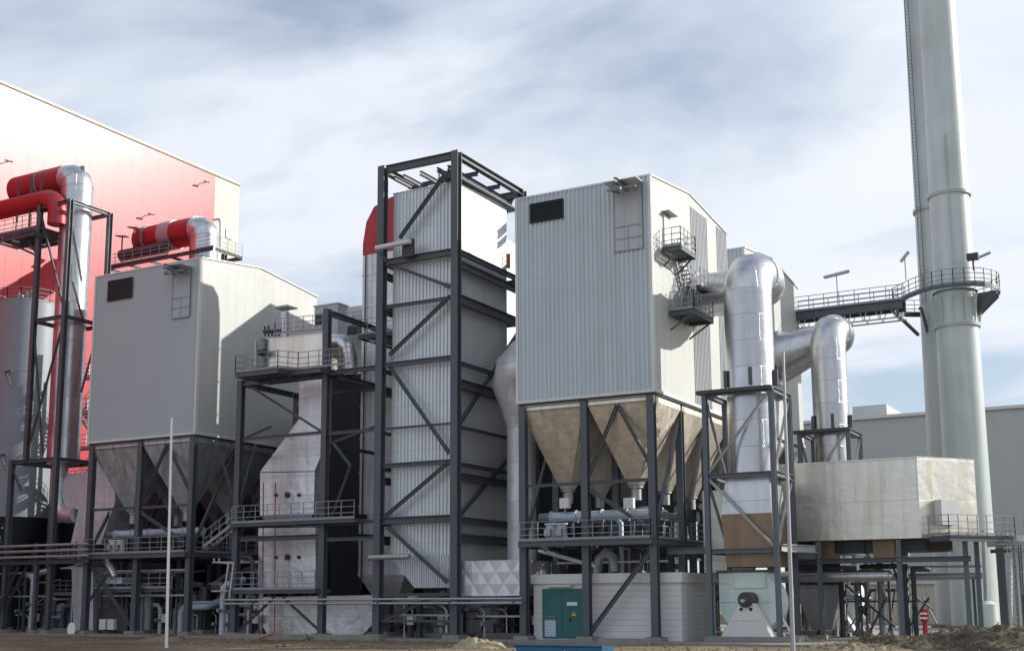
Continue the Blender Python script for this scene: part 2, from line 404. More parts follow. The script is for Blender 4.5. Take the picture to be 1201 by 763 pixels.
# ------------------------------------------------------------------ filter houses
ZB, ZT = 14.05, 26.55
def filter_house(xl, xr, yf, label, mat_hop='alu_hopper', ribs=True, main=False, hop_n=2, vent=None, panel=None, front='clad_front'):
    yb = yf+13.2; ym = yf+6.3; rz = ZT+.75
    T = thing('filter_house', label, 'filter house', ((xl+xr)/2, yf, ZB), 'filter houses raised on steel frames')
    m = M()
    ribbed(m, (xl, yf), (xr, yf), ZB, ZT, .28, .085 if ribs else .012)
    m.build('front_wall', front, T)
    m = M(); g5 = lambda x: [(x, yf, ZB), (x, yb, ZB), (x, yb, ZT), (x, ym, rz), (x, yf, ZT)]
    m.add(g5(xr), [(0,1,2,3,4)]); m.add(g5(xl), [(4,3,2,1,0)]); m.add([(xl,yb,ZB),(xr,yb,ZB),(xr,yb,ZT),(xl,yb,ZT)], [(0,1,2,3)])
    m.build('side_wall', 'clad_side', T)
    m = M(); 
    for a, b in (((yf-.06), ZT), ((yb+.06), ZT)):
        s = [(xl-.08, a, b), (xr+.08, a, b), (xr+.08, ym, rz), (xl-.08, ym, rz)]
        m.prism(s, (0, 0, .10))
    m.build('roof', 'trim_light', T)
    M().box(xl, xr, yf+.05, yb-.05, ZB-.25, ZB-.01).build('floor_plate', 'steel_dark', T)
    e = M(); e.box(xr-.12, xr+.05, yf-.11, yf-.003, ZB, ZT-.02); e.box(xl-.05, xl+.12, yf-.11, yf-.003, ZB, ZT-.02); e.box(xl-.05, xr+.05, yf-.125, yf-.003, ZB-.16, ZB-.002)
    e.box(xr+.004, xr+.07, yf, yf+.14, ZB, ZT-.02); e.box(xr+.004, xr+.09, yf, yb, ZB-.16, ZB+.02)
    e.build('edge_trim', 'trim_light', T)
    # dark louvre high on the front
    if vent:
        x0, x1, z0, z1 = vent; v = M()
        v.box(x0, x1, yf-.12, yf-.088, z0, z1)
        n = 9
        for i in range(n):
            z = z0+(z1-z0)*(i+.5)/n; v.obox((x0+.06, yf-.15, z), (x1-.06, yf-.15, z), .10, .02, (0,.5,1))
        v.build('vent_louvre', 'vent_dark', T)
    if panel:
        x0, x1, z0, z1 = panel
        d = M().box(x0, x1, yf-.10, yf-.088, z0, z1); hp = d.build('hatch_panel', 'clad_grey' if main else 'clad_front_left', T)
        e = M()
        for x in (x0, x1): e.box(x-.03, x+.03, yf-.13, yf-.102, z0, z1)
        for k in (0, .5, 1):
            z = z0+1.45*k; e.box(x0+.03, x1-.03, yf-.13, yf-.09, z-.025, z+.025)
        e.box((x0+x1)/2-.02, (x0+x1)/2+.02, yf-.12, yf-.09, z0+.03, z0+1.45)
        e.build('hatch_rail', 'rail_grey', T)
        xm = (x0+x1)/2; zc = z1-.15
        h = M().hbeam((xm, yf+.3, zc), (xm, yf-1.9, zc), .22, .3)
        h.obox((xm-.9, yf-1.0, zc-.22), (xm+.9, yf-1.0, zc-.22), .12, .14); h.tube([(xm-.2, yf-1.5, zc-.42), (xm+.2, yf-1.5, zc-.42)], .17, 12)
        h.obox((xm-.9, yf-1.0, zc-.2), (xm-.5, yf-.08, zc-.2), .06, .06); h.obox((xm+.9, yf-1.0, zc-.2), (xm+.5, yf-.08, zc-.2), .06, .06)
        h.build('hoist_beam', 'grey_machine', T)
        M().box(xm-1.05, xm+1.05, yf-1.3, yf-.1, zc+.17, zc+.22).build('hoist_canopy', 'trim_light', T)
    # hoppers
    wx = (xr-xl)/hop_n; wy = 13.2/3
    for j in range(3):
        for i in range(hop_n):
            a = xl+wx*i+.15; b = xl+wx*(i+1)-.15; c = yf+wy*j+.15; d = yf+wy*(j+1)-.15; mx = (a+b)/2; my = (c+d)/2
            h = M().box(a, b, c, d, ZB-.65, ZB-.27).frustum((mx-.34, mx+.34, my-.34, my+.34, 8.9), (a+.02, b-.02, c+.02, d-.02, ZB-.655))
            o = h.build('hopper', mat_hop, T)
            k = M().tube([(mx, my, 8.05), (mx, my, 8.895)], .3, 14).tube([(mx, my, 8.75), (mx, my, 8.85)], .42, 14); k.build('outlet', 'galvanised', o)
    return T

def support_frame(xs, yf, label, side, zt=13.75, decks=True, group='steel frames under the filter houses'):
    T = thing('support_frame', label, 'steel frame', ((xs[0]+xs[-1])/2, yf, 0), group)
    ys = [yf+.2, yf+4.5, yf+8.8, yf+13.0]
    for y in ys:
        for x in xs: part_col(T, x, y, .35, zt)
    for y in ys:
        for a, b in zip(xs[:-1], xs[1:]):
            part_beam(T, (a+.22, y, zt-.17), (b-.22, y, zt-.17))
            if y != ys[0]: part_beam(T, (a+.22, y, 5.55), (b-.22, y, 5.55), .2, .25)
    for a, b in zip(xs[:-1], xs[1:]): part_beam(T, (a+.22, yf+.2, 9.0), (b-.22, yf+.2, 9.0), .14, .18)
    for x in (xs[0], xs[-1]):
        for a, b in zip(ys[:-1], ys[1:]):
            for z in (5.5, zt-.2): part_beam(T, (x, a+.22, z), (x, b-.22, z), .22, .28)
            part_brace(T, (x, a+.1, 5.9), (x, b-.1, zt-.6))
    y = yf+.2; a, b = xs[1], xs[2]; c = (a+b)/2
    part_brace(T, (c, y, 13.4), (a+.1, y, 9.2)); part_brace(T, (c, y, 13.4), (b-.1, y, 9.8))
    part_brace(T, (a+.1, y, 8.7), (b-.1, y, 6.2), .2)
    if side > 0: part_brace(T, (b-.1, y, 5.2), (a+.1, y, .5), .22)
    else:
        part_brace(T, (xs[0]+.1, y, 5.2), (xs[1]-.1, y, .5), .22); part_brace(T, (xs[0]+.1, y, 2.2), ((xs[0]+xs[1])/2-.5, y, 4.2), .14)
    if decks:
        deck(T, xs[0]-.1, xs[-1]+.1, yf-.35, yf+8.5, 5.75, .3)
        railing(T, [(xs[0], yf-.3, 5.75), (xs[-1], yf-.3, 5.75), (xs[-1]+.05, yf+8, 5.75)])
        railing(T, [(xs[0], yf+8.4, 5.75), (xs[-1], yf+8.4, 5.75)])
    return T

XL, XR = -34.42, -25.62
pl = W(622,240,Y=Y0); pr = W(662,263,Y=Y0)
h0 = W(721,250,Y=Y0); h1 = W(755,291,Y=Y0)
main_T = filter_house(XL, XR, Y0, 'large grey ribbed filter house with dark louvre, nearest box, beside the two chimneys', main=True,
    vent=(pl.x, pr.x, W(622,263,Y=Y0).z, W(622,240,Y=Y0).z), panel=(h0.x, h1.x, h1.z, W(721,222,Y=Y0).z))
# grey profiled strips on its sunny side
for a, b in ((68.95, 72.0), (73.7, 75.75)):
    m = M(); ribbed(m, (XR, a), (XR, b), ZB+.05, ZT-.02, .26, .05, (1,0,0)); m.box(XR+.001, XR+.0011, a, b, ZB+.05, ZT-.05)
    v = M(); 
    o = m.build('side_panel', 'clad_grey', main_T)
support_frame([-34.15, -30.1, -25.95], Y0, 'dark steel frame with railed deck and cross braces under the nearest grey filter house', 1)

XLL, XLR = -70.68, -60.1
p = W(128,330,Y=Y0); q = W(156,349,Y=Y0); a = W(205,312,Y=Y0); b = W(223,371,Y=Y0)
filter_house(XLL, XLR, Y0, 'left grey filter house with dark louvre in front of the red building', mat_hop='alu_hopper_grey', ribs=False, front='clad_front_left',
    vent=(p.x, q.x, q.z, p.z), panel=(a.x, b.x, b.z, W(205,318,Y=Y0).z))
support_frame([-70.35, -65.4, -60.4], Y0, 'dark steel frame with railed deck and cross braces under the left filter house', -1)
filter_house(XL, XR, 79.6, 'pale filter house standing behind the nearest one, left of the walkway bridge', mat_hop='alu_hopper')
support_frame([-34.15, -30.1, -25.95], 79.6, 'steel frame under the rear filter house behind the big round duct', 1, decks=False)

# ------------------------------------------------------------------ landings on the sunny side of the main house
T = thing('access_landing', 'steel landings with railings and stair beside the door on the sunny wall', 'landing', (XR, 66, 17))
def landing(y0, y1, z, out, railH=1.1):
    deck(T, XR+.1, XR+out, y0, y1, z, .25)
    railing(T, [(XR+.15, y0, z), (XR+out, y0, z), (XR+out, y1, z), (XR+.15, y1, z)], railH, .6)
    for y in (y0+.15, y1-.15): M().obox((XR+out-.2, y, z-.3), (XR+.1, y, z-1.1), .09, .09).build('bracket', 'steel_dark', T)
zt = W(772,300,X=XR+.1).z
landing(64.0, 66.4, 22.6, 1.25)
landing(64.9, 68.2, 19.0, 1.6)
stair(T, (XR+.75, 65.6, 19.05), (XR+.75, 67.0, 20.8), .6)
deck(T, XR+.1, XR+1.3, 67.0, 68.4, 20.9, .15)
stair(T, (XR+.4, 67.4, 20.95), (XR+.4, 66.4, 22.5), .5)
railing(T, [(XR+1.3, 67.0, 20.9), (XR+1.3, 68.4, 20.9)], 1.1, .7)
dr = M().box(XR+.02, XR+.09, 64.5, 65.5, 22.62, 24.7); dr.build('door', 'white_paint', main_T)
M().box(XR+.02, XR+.5, 64.3, 65.7, 24.85, 24.91).build('door_canopy', 'rail_grey', main_T)

# ------------------------------------------------------------------ cladded tower and its frame
tx0, tx1, ty0, ty1 = -43.95, -39.2, 63.25, 69.9
tz = 28.72
T = thing('reactor_tower', 'tall narrow tower clad in ribbed silver sheet inside a dark steel frame', 'tower', ((tx0+tx1)/2, ty0, 3))
zc = W(441,652,Y=ty0).z
m = M(); ribbed(m, (tx0, ty0), (tx1, ty0), zc, tz, .26, .075)
m.build('front_wall', 'clad_tower', T)
# wedge under the front wall, ribbed down to the slanting bottom edge
m = M(); n = 36; xk = tx0+1.9
for i in range(n):
    xa = tx0+(tx1-tx0)*i/n; xb = tx0+(tx1-tx0)*(i+1)/n
    zz = lambda x: 3.15+(zc-3.15)*max(0, (xk-x)/(xk-tx0)) 
    xm = xa+(xb-xa)*.5
    m.add([(xa,ty0,zz(xa)),(xm,ty0,zz(xm)),(xm,ty0,zc),(xa,ty0,zc)], [(0,1,2,3)])
    m.add([(xm,ty0-.075,zz(xm)),(xb,ty0-.075,zz(xb)),(xb,ty0-.075,zc),(xm,ty0-.075,zc)], [(0,1,2,3)])
    m.add([(xm,ty0-.075,zz(xm)),(xm,ty0,zz(xm)),(xm,ty0,zc),(xm,ty0-.075,zc)], [(0,1,2,3)]); m.add([(xb,ty0-.075,zz(xb)),(xb,ty0,zz(xb)),(xb,ty0,zc),(xb,ty0-.075,zc)], [(0,1,2,3)])
m.build('hopper', 'clad_tower', T)
m = M(); m.add([(tx1,ty0,3.15),(tx1,ty1,3.15),(tx1,ty1,tz+.25),(tx1,ty0,tz+.02)], [(0,1,2,3)]); m.add([(tx0,ty0,zc),(tx0,ty1,zc),(tx0,ty1,tz+.2),(tx0,ty0,tz)], [(3,2,1,0)])
m.add([(tx0,ty1,zc),(tx1,ty1,zc),(tx1,ty1,tz+.2),(tx0,ty1,tz+.2)], [(0,1,2,3)])
m.add([(tx0,ty0,zc),(xk,ty0,3.15),(xk,ty1,3.15),(tx0,ty1,zc)], [(0,1,2,3)]); m.add([(xk,ty0,3.15),(tx1,ty0,3.15),(tx1,ty1,3.15),(xk,ty1,3.15)], [(0,1,2,3)])
m.build('side_wall', 'clad_tower', T)
M().prism([(tx0-.05,ty0-.07,tz),(tx1+.05,ty0-.07,tz),(tx1+.05,ty1+.05,tz+.25),(tx0-.05,ty1+.05,tz+.25)], (0,0,.06)).build('roof', 'trim_light', T)
M().box(tx1-.05, tx1+.06, ty0-.09, ty0+.1, 3.15, tz-.01).build('edge_trim', 'clad_tower', T)

fx0, fx1, fy0, fy1, fz = -44.4, -38.75, Y0, 71.3, 30.5
T = thing('tower_frame', 'tall dark steel frame with open roof bay and zigzag braces around the silver tower', 'steel frame', ((fx0+fx1)/2, fy0, 0))
for x in (fx0, fx1):
    for y in (fy0, fy1): part_col(T, x, y, .35, fz, .5)
def fb(T, x1, y1, x2, y2, Y, w=.22, h=.26, name='beam', mat='steel_dark', level=True):
    p = W(x1, y1, Y=Y); q = W(x2, y2, Y=Y)
    if level and name == 'beam': z = (p.z+q.z)/2; p.z = q.z = z
    if name == 'brace': return part_brace(T, p, q, w, mat)
    return part_beam(T, p, q, w, h, mat)
fX0, fX1 = fx0+.26, fx1-.26
for z, w, h in ((fz-.25,.3,.5), (23.95,.3,.42), (21.0,.2,.22), (17.2,.25,.3), (13.1,.12,.14), (10.75,.25,.28), (7.3,.45,.42), (2.75,.14,.16), (1.15,.12,.14)):
    part_beam(T, (fX0, fy0, z), (fX1, fy0, z), w, h)
    part_beam(T, (fX0, fy1, z), (fX1, fy1, z), w, h)
for a in ((522,204,469,279),(457,310,528,336),(528,347,457,416),(456,428,527,531),(527,541,452,605),(454,617,525,682),(452,726,499,704)):
    fb(T, *a, Y=fy0+.02, w=.2, name='brace')
fb(T, 499,704,522,694, Y=fy0+.02, w=.16, name='brace')
for z, w, h in ((fz-.2,.5,.42), (24.0,.3,.34), (23.2,.35,.45), (20.95,.4,.6), (16.9,.25,.25), (15.6,.5,.55), (12.9,.16,.2), (10.6,.25,.25), (9.85,.45,.45), (7.2,.35,.4), (6.1,.5,.55)):
    for x in (fx1, fx0):
        part_beam(T, (x, fy0+.26, z), (x, fy1-.26, z), w*.8, h)
for (za, zb) in ((7.4, 12.7), (13, 20.5)):
    part_brace(T, (fx1, fy0+.3, za), (fx1, fy1-.4, zb), .22)
# roof beams, runway rails
for x in (-43.6, -42.9, -41.6, -40.3, -39.5): part_beam(T, (x, fy0+.2, fz-.85), (x, fy1-.2, fz-.85), .2, .28)
for y in (65.5, 68.4): part_beam(T, (fx0+.1, y, fz-.55), (fx1-.1, y, fz-.55), .2, .26)
M().box(fx1-.95, fx1-.05, fy0+.3, fy1-.3, fz-1.55, fz-1.45).build('roof_soffit', 'steel_dark', T)
for x in (-40.9,): M().obox((x, 64, fz-1.9), (x, 64, fz-.6), .1, .1).build('hanger', 'steel_dark', T)
M().box(-39.9, -39.1, 63.1, 63.9, fz-1.7, fz-.95).build('hoist_trolley', 'dark_machine', T)
part_brace(T, (fx1+.1, fy1, fz-.8), (fx1+.1, fy1-1.2, fz-3.8)) if False else None
# hoist boxes on the left column
t2 = thing('floodlight_bracket', 'pale horizontal lamp housing bracketed off the left column of the tall frame', 'bracket', (-44.5, 62.2, 23.9))
p = W(441,291,Y=61.9); q = W(481,283,Y=61.9)
M().tube([p, q], .16, 12).build('housing', 'trim_light', t2); M().obox(W(447,296,Y=61.95), W(453,308,Y=62.35), .12, .12).build('arm', 'steel_dark', t2)
M().box(W(472,290,Y=62.2).x, W(485,290,Y=62.2).x, 62.15, 62.35, W(478,301,Y=62.2).z, W(478,281,Y=62.2).z).build('ballast_box', 'dark_machine', t2)
t2 = thing('floodlight_bracket', 'lower pale tube lamp bracketed off the left column near the pipes', 'bracket', (-44.5, 62.2, 6))
M().tube([W(433,653.5,Y=61.9), W(480,652,Y=61.9)], .17, 12).build('housing', 'galvanised', t2); M().obox(W(447,654,Y=61.95), W(447,656,Y=62.3), .12, .12).build('arm', 'steel_dark', t2)

# pillowed duct to the right of the tower foot
p = W(536,657.5,Y=Y0+.4); q = W(609,698,Y=Y0+.4)
m = M(); nx, nzr = 8, 3
x0, x1, z1, z0 = p.x, q.x, p.z, q.z; yq = Y0+.45; dx = (x1-x0)/nx; dz = (z1-z0)/nzr
for i in range(nx):
    for j in range(nzr):
        a, b, c, d = x0+dx*i, x0+dx*(i+1), z0+dz*j, z0+dz*(j+1); mxx, mz = (a+b)/2, (c+d)/2
        flip = (i+j) % 2
        if flip: vs = [(a,yq,c),(b,yq-.05,c),(b,yq,d),(a,yq-.05,d)]
        else: vs = [(a,yq-.05,c),(b,yq,c),(b,yq-.05,d),(a,yq,d)]
        if flip: m.add(vs, [(0,1,2),(0,2,3)])
        else: m.add(vs, [(0,1,3),(1,2,3)])
m.box(x0, x1, yq+.02, yq+4.2, z0, z1)
pd_ = m.build('pillowed_duct', 'alu_pillow'); tag(pd_, 'silver duct with diamond pillowed panels low between the tower frame and the container', 'duct')

# ------------------------------------------------------------------ flue box behind the tower, hood painted with a red reflection
T = thing('flue_duct', 'slender silver flue with rounded top painted with a red reflection behind the left side of the tower', 'duct', (-50, 70, 0))
ys = 69.8
pl_ = [W(425,690,Y=ys), W(422,300,Y=ys)]
xa = (W(425,500,Y=ys).x+W(423,320,Y=ys).x)/2; xb = xa+3.9; zr = W(424,300,Y=ys).z; zb_ = 2.6
m = M().box(xa, xb, ys, ys+2.4, zb_+1.5, zr)
for z in [zb_+1.5+i*2.4 for i in range(12)]:
    if z < zr: m.box(xa-.05, xb+.05, ys-.05, ys+2.45, z, z+.09)
for x in (xa+.8, xa+1.9): m.box(x, x+.05, ys-.04, ys-.001, zb_+1.5, zr)
m.frustum((xa+.9, xb-.9, ys+.6, ys+1.9, zb_), (xa, xb, ys, ys+2.4, zb_+1.49))
m.build('casing', 'alu_pale', T)
zt_ = W(455,232,Y=ys).z
poly = [(xa,ys-.02,zr+.01),(xa,ys-.02,zr+.9),(xa+.28,ys-.02,zr+(zt_-zr)*.62),(xa+.95,ys-.02,zr+(zt_-zr)*.88),(xa+2.0,ys-.02,zt_-.1),(xb,ys-.02,zt_+.3),(xb,ys-.02,zr+.01)]
m = M().prism(poly, (0,2.4,0)); m.build('hood', 'red_reflection', T)
M().tube([(xa+.35, ys-.12, 3.2), (xa+.35, ys-.12, zr)], .05, 8).build('conduit', 'dark_machine', T)
M().obox((xa+.2, ys-.4, 8.2), (xa+.8, ys-.4, 8.2), .4, .3).build('lamp', 'black_rubber', T)

# round duct seen in the gap between tower and main house
T = thing('round_duct', 'round silver duct bending down in the gap left of the nearest filter house', 'duct', (-36.6, 66, 0))
cx_ = W(596,500,Y=66.2).x
x_ = W(597,600,Y=66.2).x+.9
m = M(); path = [(x_, 66.2, 3.5), (x_, 66.2, W(603,443,Y=66.2).z-3.25)]
m.tube(path, .9, 24); bands(m, path, .9, 1.4, n=24)
m.build('riser', 'alu_pale', T)
yk = 66.2; zc_ = W(603,443,Y=yk).z
path = [(XL-.02, yk, zc_+.35), (-35.5, yk, zc_+.25), (-36.0, yk, zc_-.1), (-36.35, yk, zc_-.8), (x_, yk, zc_-1.8), (x_, yk, zc_-2.9), (x_, yk, zc_-3.3)]
M().tube(path, 1, 32, rs=[2.1, 2.15, 1.95, 1.6, 1.3, 1.0, .92]).build('bend', 'alu_pale', T)

# ------------------------------------------------------------------ access structure between left house and tower
YS = Y0
cA = W(281,520,Y=YS).x; cB = W(380.5,560,Y=YS).x
T = thing('access_structure', 'dark steel frame with several railed decks between left filter house and tower', 'steel frame', ((cA+cB)/2, YS, 0))
zTop = W(384,362,Y=YS).z
part_col(T, cA, YS, .35, W(285,446,Y=YS).z); part_col(T, cB, YS, .35, zTop, .42)
part_col(T, cA, YS+6, .35, 17.3); part_col(T, cB, YS+6, .35, zTop, .4)
z = 17.1
part_beam(T, (cA+.2, YS, z), (cB-.2, YS, z), .3, .4); part_beam(T, (cA+.2, YS+6, z), (cB-.2, YS+6, z), .3, .4)
for x in (cA, cB): part_beam(T, (x, YS+.2, z), (x, YS+5.8, z), .3, .35); part_beam(T, (x, YS+.2, 12.4), (x, YS+5.8, 12.4), .2, .22)
for x in (cA, cB): part_beam(T, (x, YS+.2, 6.7), (x, YS+5.8, 6.7), .2, .22)
part_beam(T, (cB, YS+.2, zTop-.3), (cB, YS+5.8, zTop-.3), .26, .3)
part_beam(T, (cB+.2, YS+.2, zTop-.3), (-47.2, 71.5, zTop-1.0), .26, .3)
part_beam(T, (cB+.2, YS+5.8, zTop-.3), (-47.2, 73, zTop-.3), .26, .3)
fb(T, 284,514,376,508, YS, .16, .2); fb(T, 383,508,438,504, YS, .16, .2)
fb(T, 281,631,376,630, YS, .35, .32); fb(T, 281,606+8,376,612, YS, .2, .2); fb(T, 279,693,376,690, YS, .2, .2)
fb(T, 382,437,440,432, YS, .25, .3); fb(T, 383,613,440,612, YS, .2, .22); fb(T, 383,632,440,631, YS, .2, .22)
for a in ((287,449,376,505),(286,514,318,500),(377,741,332,700),(278,741,322,700),(390,518,411,546),(411,546,388,609),(258,530,275,590),(300,520,281,585),(440,500,386,520)):
    fb(T, *a, Y=YS+.05, w=.14, name='brace')
# decks: projecting top platform and two lower ones
pd0 = W(276,437,Y=YS-2.2); zd = pd0.z; xd = pd0.x
deck(T, xd+.2, cB+.3, YS-1.0, YS+1.0, zd, .3)
deck(T, xd, xd+3.6, YS-2.2, YS-1.05, zd, .3)
railing(T, [(xd, YS+1, zd), (xd, YS-2.2, zd), (xd+3.6, YS-2.2, zd), (xd+4.3, YS-1.0, zd), (cB+2.7, YS-1.0, zd-.05)], 1.15, .9)
deck(T, cA, cB+3, YS-.7, YS+.9, W(330,612,Y=YS).z, .2); deck(T, cA, cB, YS-.7, YS+.9, W(330,691,Y=YS).z, .2)
for yy in (612, 691):
    zz = W(330,yy,Y=YS).z; railing(T, [(cA+.1, YS-.65, zz), (cB+(2.9 if yy == 612 else -.1), YS-.65, zz)], 1.15, 1.0)
stair(T, W(243,641,Y=YS-.2), W(281,612,Y=YS-.2), .8)
deck(T, cA-2.5, cA-1.9, YS-.6, YS+.6, 6.1)
deck(T, cB+.3, cB+4.2, YS+3, YS+8, 20.2); railing(T, [(cB+.3, YS+3, 20.2), (cB+4.2, YS+3, 20.2)], 1.1, .8)

T = thing('ash_casing', 'large silver lagged casing flaring out behind the access decks, with inspection ports', 'duct', (-53, 66, 0))
Yc = 65.2
def pp(l, Y): return [W(x, y, Y=Y) for x, y in l]
M().prism(pp([(351,444),(379.5,444),(378,530),(369,552),(305,553),(350,492)], Yc), (0,.9,0)).build('upper_casing', 'alu_panel', T)
M().prism(pp([(305,554),(369,553),(368,602),(305,604)], Yc), (0,.9,0)).build('middle_casing', 'alu_panel', T)
M().prism(pp([(303,619),(370,618),(370,690),(303,692)], Yc), (0,.9,0)).build('lower_casing', 'alu_panel', T)
M().prism(pp([(308,605),(366,603),(366,617),(308,618)], Yc), (0,.8,0)).build('expansion_joint', 'grey_machine', T)
M().prism(pp([(302,700),(441,697),(441,727),(423,746),(316,748),(302,722)], Yc-.2), (0,3.6,0)).build('trough', 'alu_panel', T)
for yy in (580, 653):
    for xx in (324, 337.5, 351):
        c = W(xx, yy, Y=Yc); M().tube([c, c+Vector((0,-.12,0))], .12 if xx != 337.5 else .2, 14).build('port', 'dark_machine', T)
for x0_ in (309, 323): M().tube([W(x0_,565,Y=Yc-.6), W(x0_-1,745,Y=Yc-.6)], .035, 6).build('red_pipe', 'red_paint', T)

# dark shaft right of it and the lagged header box on the top deck
T = thing('header_box', 'buff lagged header box with rounded shoulder on the top deck', 'duct', (-53.5, 64.5, 18))
Yh = 64.2
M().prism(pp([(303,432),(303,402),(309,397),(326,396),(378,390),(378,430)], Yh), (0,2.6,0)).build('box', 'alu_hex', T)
M().tube([W(308,397,Y=Yh-.2), W(308,430,Y=Yh-.2)], .2, 14).build('valve_body', 'grey_machine', T)
M().tube([W(300,400,Y=Yh-.1), W(300,431,Y=Yh-.1)], .16, 10).build('pipe', 'galvanised', T)
M().tube([W(304,413,Y=Yh-.5), W(311,412,Y=Yh-.5)], .22, 12).build('flange', 'dark_machine', T)
railing(T, [W(322,392,Y=Yh+.3), W(378,387,Y=Yh+.3)], 1.1, .8)
T2 = thing('exhaust_stub', 'short silver exhaust stub with flat cap above the top deck', 'pipe', W(334.5,395,Y=65.8))
M().tube([W(334.5,396,Y=65.8), W(334.5,366,Y=65.8)], .3, 14).build('pipe', 'alu_round', T2)
c = W(334.5,361,Y=65.8); M().box(c.x-.65, c.x+.65, c.y-.6, c.y+.6, c.z-.04, c.z+.05).build('cap', 'trim_light', T2)
for s in (-.25, .25): M().obox((c.x+s, c.y, c.z-.4), (c.x+s, c.y, c.z-.04), .04, .04).build('cap_strut', 'steel_dark', T2)
T2 = thing('valve_cluster', 'small dark valve cluster left of the exhaust stub on the top deck', 'valve', W(315,395,Y=65.8))
rnd = random.Random(3)
for i in range(5):
    c = W(311+4*i, 394, Y=65.6); M().tube([c, c+Vector((rnd.uniform(-.1,.1), 0, rnd.uniform(.3,1.1)))], .07, 8).build('stem', 'dark_machine', T2)
    M().tube([c+Vector((-.15,0,.35)), c+Vector((.15,0,.35))], .13, 10).build('handwheel', 'dark_machine', T2)
# control cabin and pale wall right of it
for i, z_ in enumerate((W(404,388,Y=74).z,)):
    tb = thing('rear_walkway', 'pale wall strip and railed dark walkway between the roof cabin and the flue', 'walkway', (-57, 74, z_))
    a = W(396,388,Y=73); b = W(421,388,Y=73)
    M().box(a.x, b.x+1, 73.0, 73.6, z_-.5, z_).build('walkway_beam', 'steel_dark', tb)
    railing(tb, [(a.x, 73.0, z_), (b.x+1, 73.0, z_)], 1.1, .8)
    M().box(a.x, b.x+1, 74.2, 74.4, z_-3, z_+1.9).build('wall', 'clad_side', tb)
T2 = thing('roof_cabin', 'grey cabin with small dark window right of the left filter house', 'cabin', W(383,394,Y=70))
Yb_ = 70.5
a = W(369,360,Y=Yb_); b = W(395,430,Y=Yb_)
M().box(a.x, b.x, Yb_, Yb_+1.2, b.z, a.z).build('wall', 'clad_grey', T2); M().box(a.x-.08, b.x+.08, Yb_-.08, Yb_+1.28, a.z+.002, a.z+.1).build('roof', 'trim_light', T2)
a = W(367.5,369,Y=Yb_-.04); b = W(374.5,381,Y=Yb_-.04)
M().box(a.x+.2, b.x+.25, Yb_-.06, Yb_-.002, b.z, a.z).build('window', 'vent_dark', T2)
T2 = thing('curved_duct', 'white curved duct bending down beside the flue, right of the top deck', 'duct', W(400,400,Y=66))
pts = [W(384,405,Y=65)+Vector((-.5,0,0)), W(390,400,Y=65), W(400,400,Y=65), W(408,407,Y=65), W(411,420,Y=65), W(412,440,Y=65)]
M().tube(pts, .48, 18).build('bend', 'alu_round', T2)
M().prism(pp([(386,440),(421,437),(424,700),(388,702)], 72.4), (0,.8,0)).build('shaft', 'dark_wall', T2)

# ------------------------------------------------------------------ left group: duct D0, frame, silo
XD, YD = -75.7, 64.7
def tall_duct(T, cx, cy, r, z0, z1, arm, R=1.5, mat='alu_round', armmat=None, arm2=None):
    """riser with a segmented elbow at the top turning into a level arm"""
    dirx = Vector(arm[0]); L = arm[1]; n = 24 if r < 1 else 32
    up = Vector((0,0,1)); cz = z1-r-R
    m = M(); path = [Vector((cx, cy, z0)), Vector((cx, cy, cz))]
    m.tube(path, r, n); bands(m, path, r, 3.0, n=n, proud=.01, w=.04)
    m.build('riser', mat, T)
    c = Vector((cx, cy, cz))+dirx*R
    el = arc(c, -dirx, up, R, 0, math.pi/2, 5)
    m = M().tube([el[0]-up*.05]+el+[el[-1]+dirx*.05], r, n, smooth=True)
    for p, q in zip(el[:-1], el[1:]):
        pass
    for i in (0, 2, 4, 5):
        d = (el[min(i+1,5)]-el[max(i-1,0)]).normalized(); m.tube([el[i]-d*.03, el[i]+d*.03], r+.03, n)
    m.build('elbow', mat, T)
    e = el[-1]; path = [e, e+dirx*L]
    m = M().tube(path, r, n); m.build('arm', armmat or mat, T)
    return e+dirx*L
T = thing('tall_duct', 'tall silver riser duct with domed elbow and red-reflecting arm at far left of photo', 'duct', (XD, YD, 12), 'tall riser ducts')
rD = 1.22
zD = W(85,193,Y=YD).z
e = tall_duct(T, XD, YD, rD, 12.9, zD, ((-1,0,0), 6), 1.0, armmat='red_reflection')
pts = arc((XD-1.2, YD, zD-4.6), (1,0,0), (0,0,1), 1.3, 0, math.pi/2, 5)
M().tube([p-Vector((.2,1.7,0)) for p in [Vector(pts[0])-Vector((0,0,1))]+pts+[Vector((XD-7, YD, zD-3.3))]], .75, 18).build('branch', 'red_reflection', T)
m = M().tube([W(92,197,Y=YD), W(98,195.5,Y=YD), W(99,200,Y=YD), W(99,210,Y=YD)], .11, 10); m.build('vent_pipe', 'galvanised', T)
M().tube([(XD-.3, YD, 10.2), (XD-.3, YD, 12.9)], .62, 18).build('lower_pipe', 'alu_panel', T)
pl2 = arc((XD+1.0, YD, 10.2), (-1,0,0), (0,0,-1), 1.3, 0, math.pi/2, 5); M().tube(pl2+[Vector((XD+1.8, YD, 8.9))], .62, 18).build('lower_bend', 'alu_panel', T)
for dx in (2.6,): M().tube([(XD-1-dx, YD, zD-rD), (XD-1.16-dx, YD, zD-rD)], rD+.1, 24).build('collar', 'grey_machine', T)
m = M().tube([(XD-2.4, YD-1.6, zD-3.0), (XD-8, YD-1.6, zD-3.0)], .42, 14); m.build('bypass_pipe', 'dark_machine', T)
M().tube([(XD-1.7, YD-.9, zD-3.3), (XD-3.4, YD-.9, zD-3.3)], .62, 16).build('orange_joint', 'orange_paint', T)
for dx in (1.9, 3.1, 4.6): M().obox((XD-dx, YD-1.9, zD-5.4), (XD-dx, YD-1.9, zD-1.2), .12, .12).build('hanger', 'steel_dark', T)
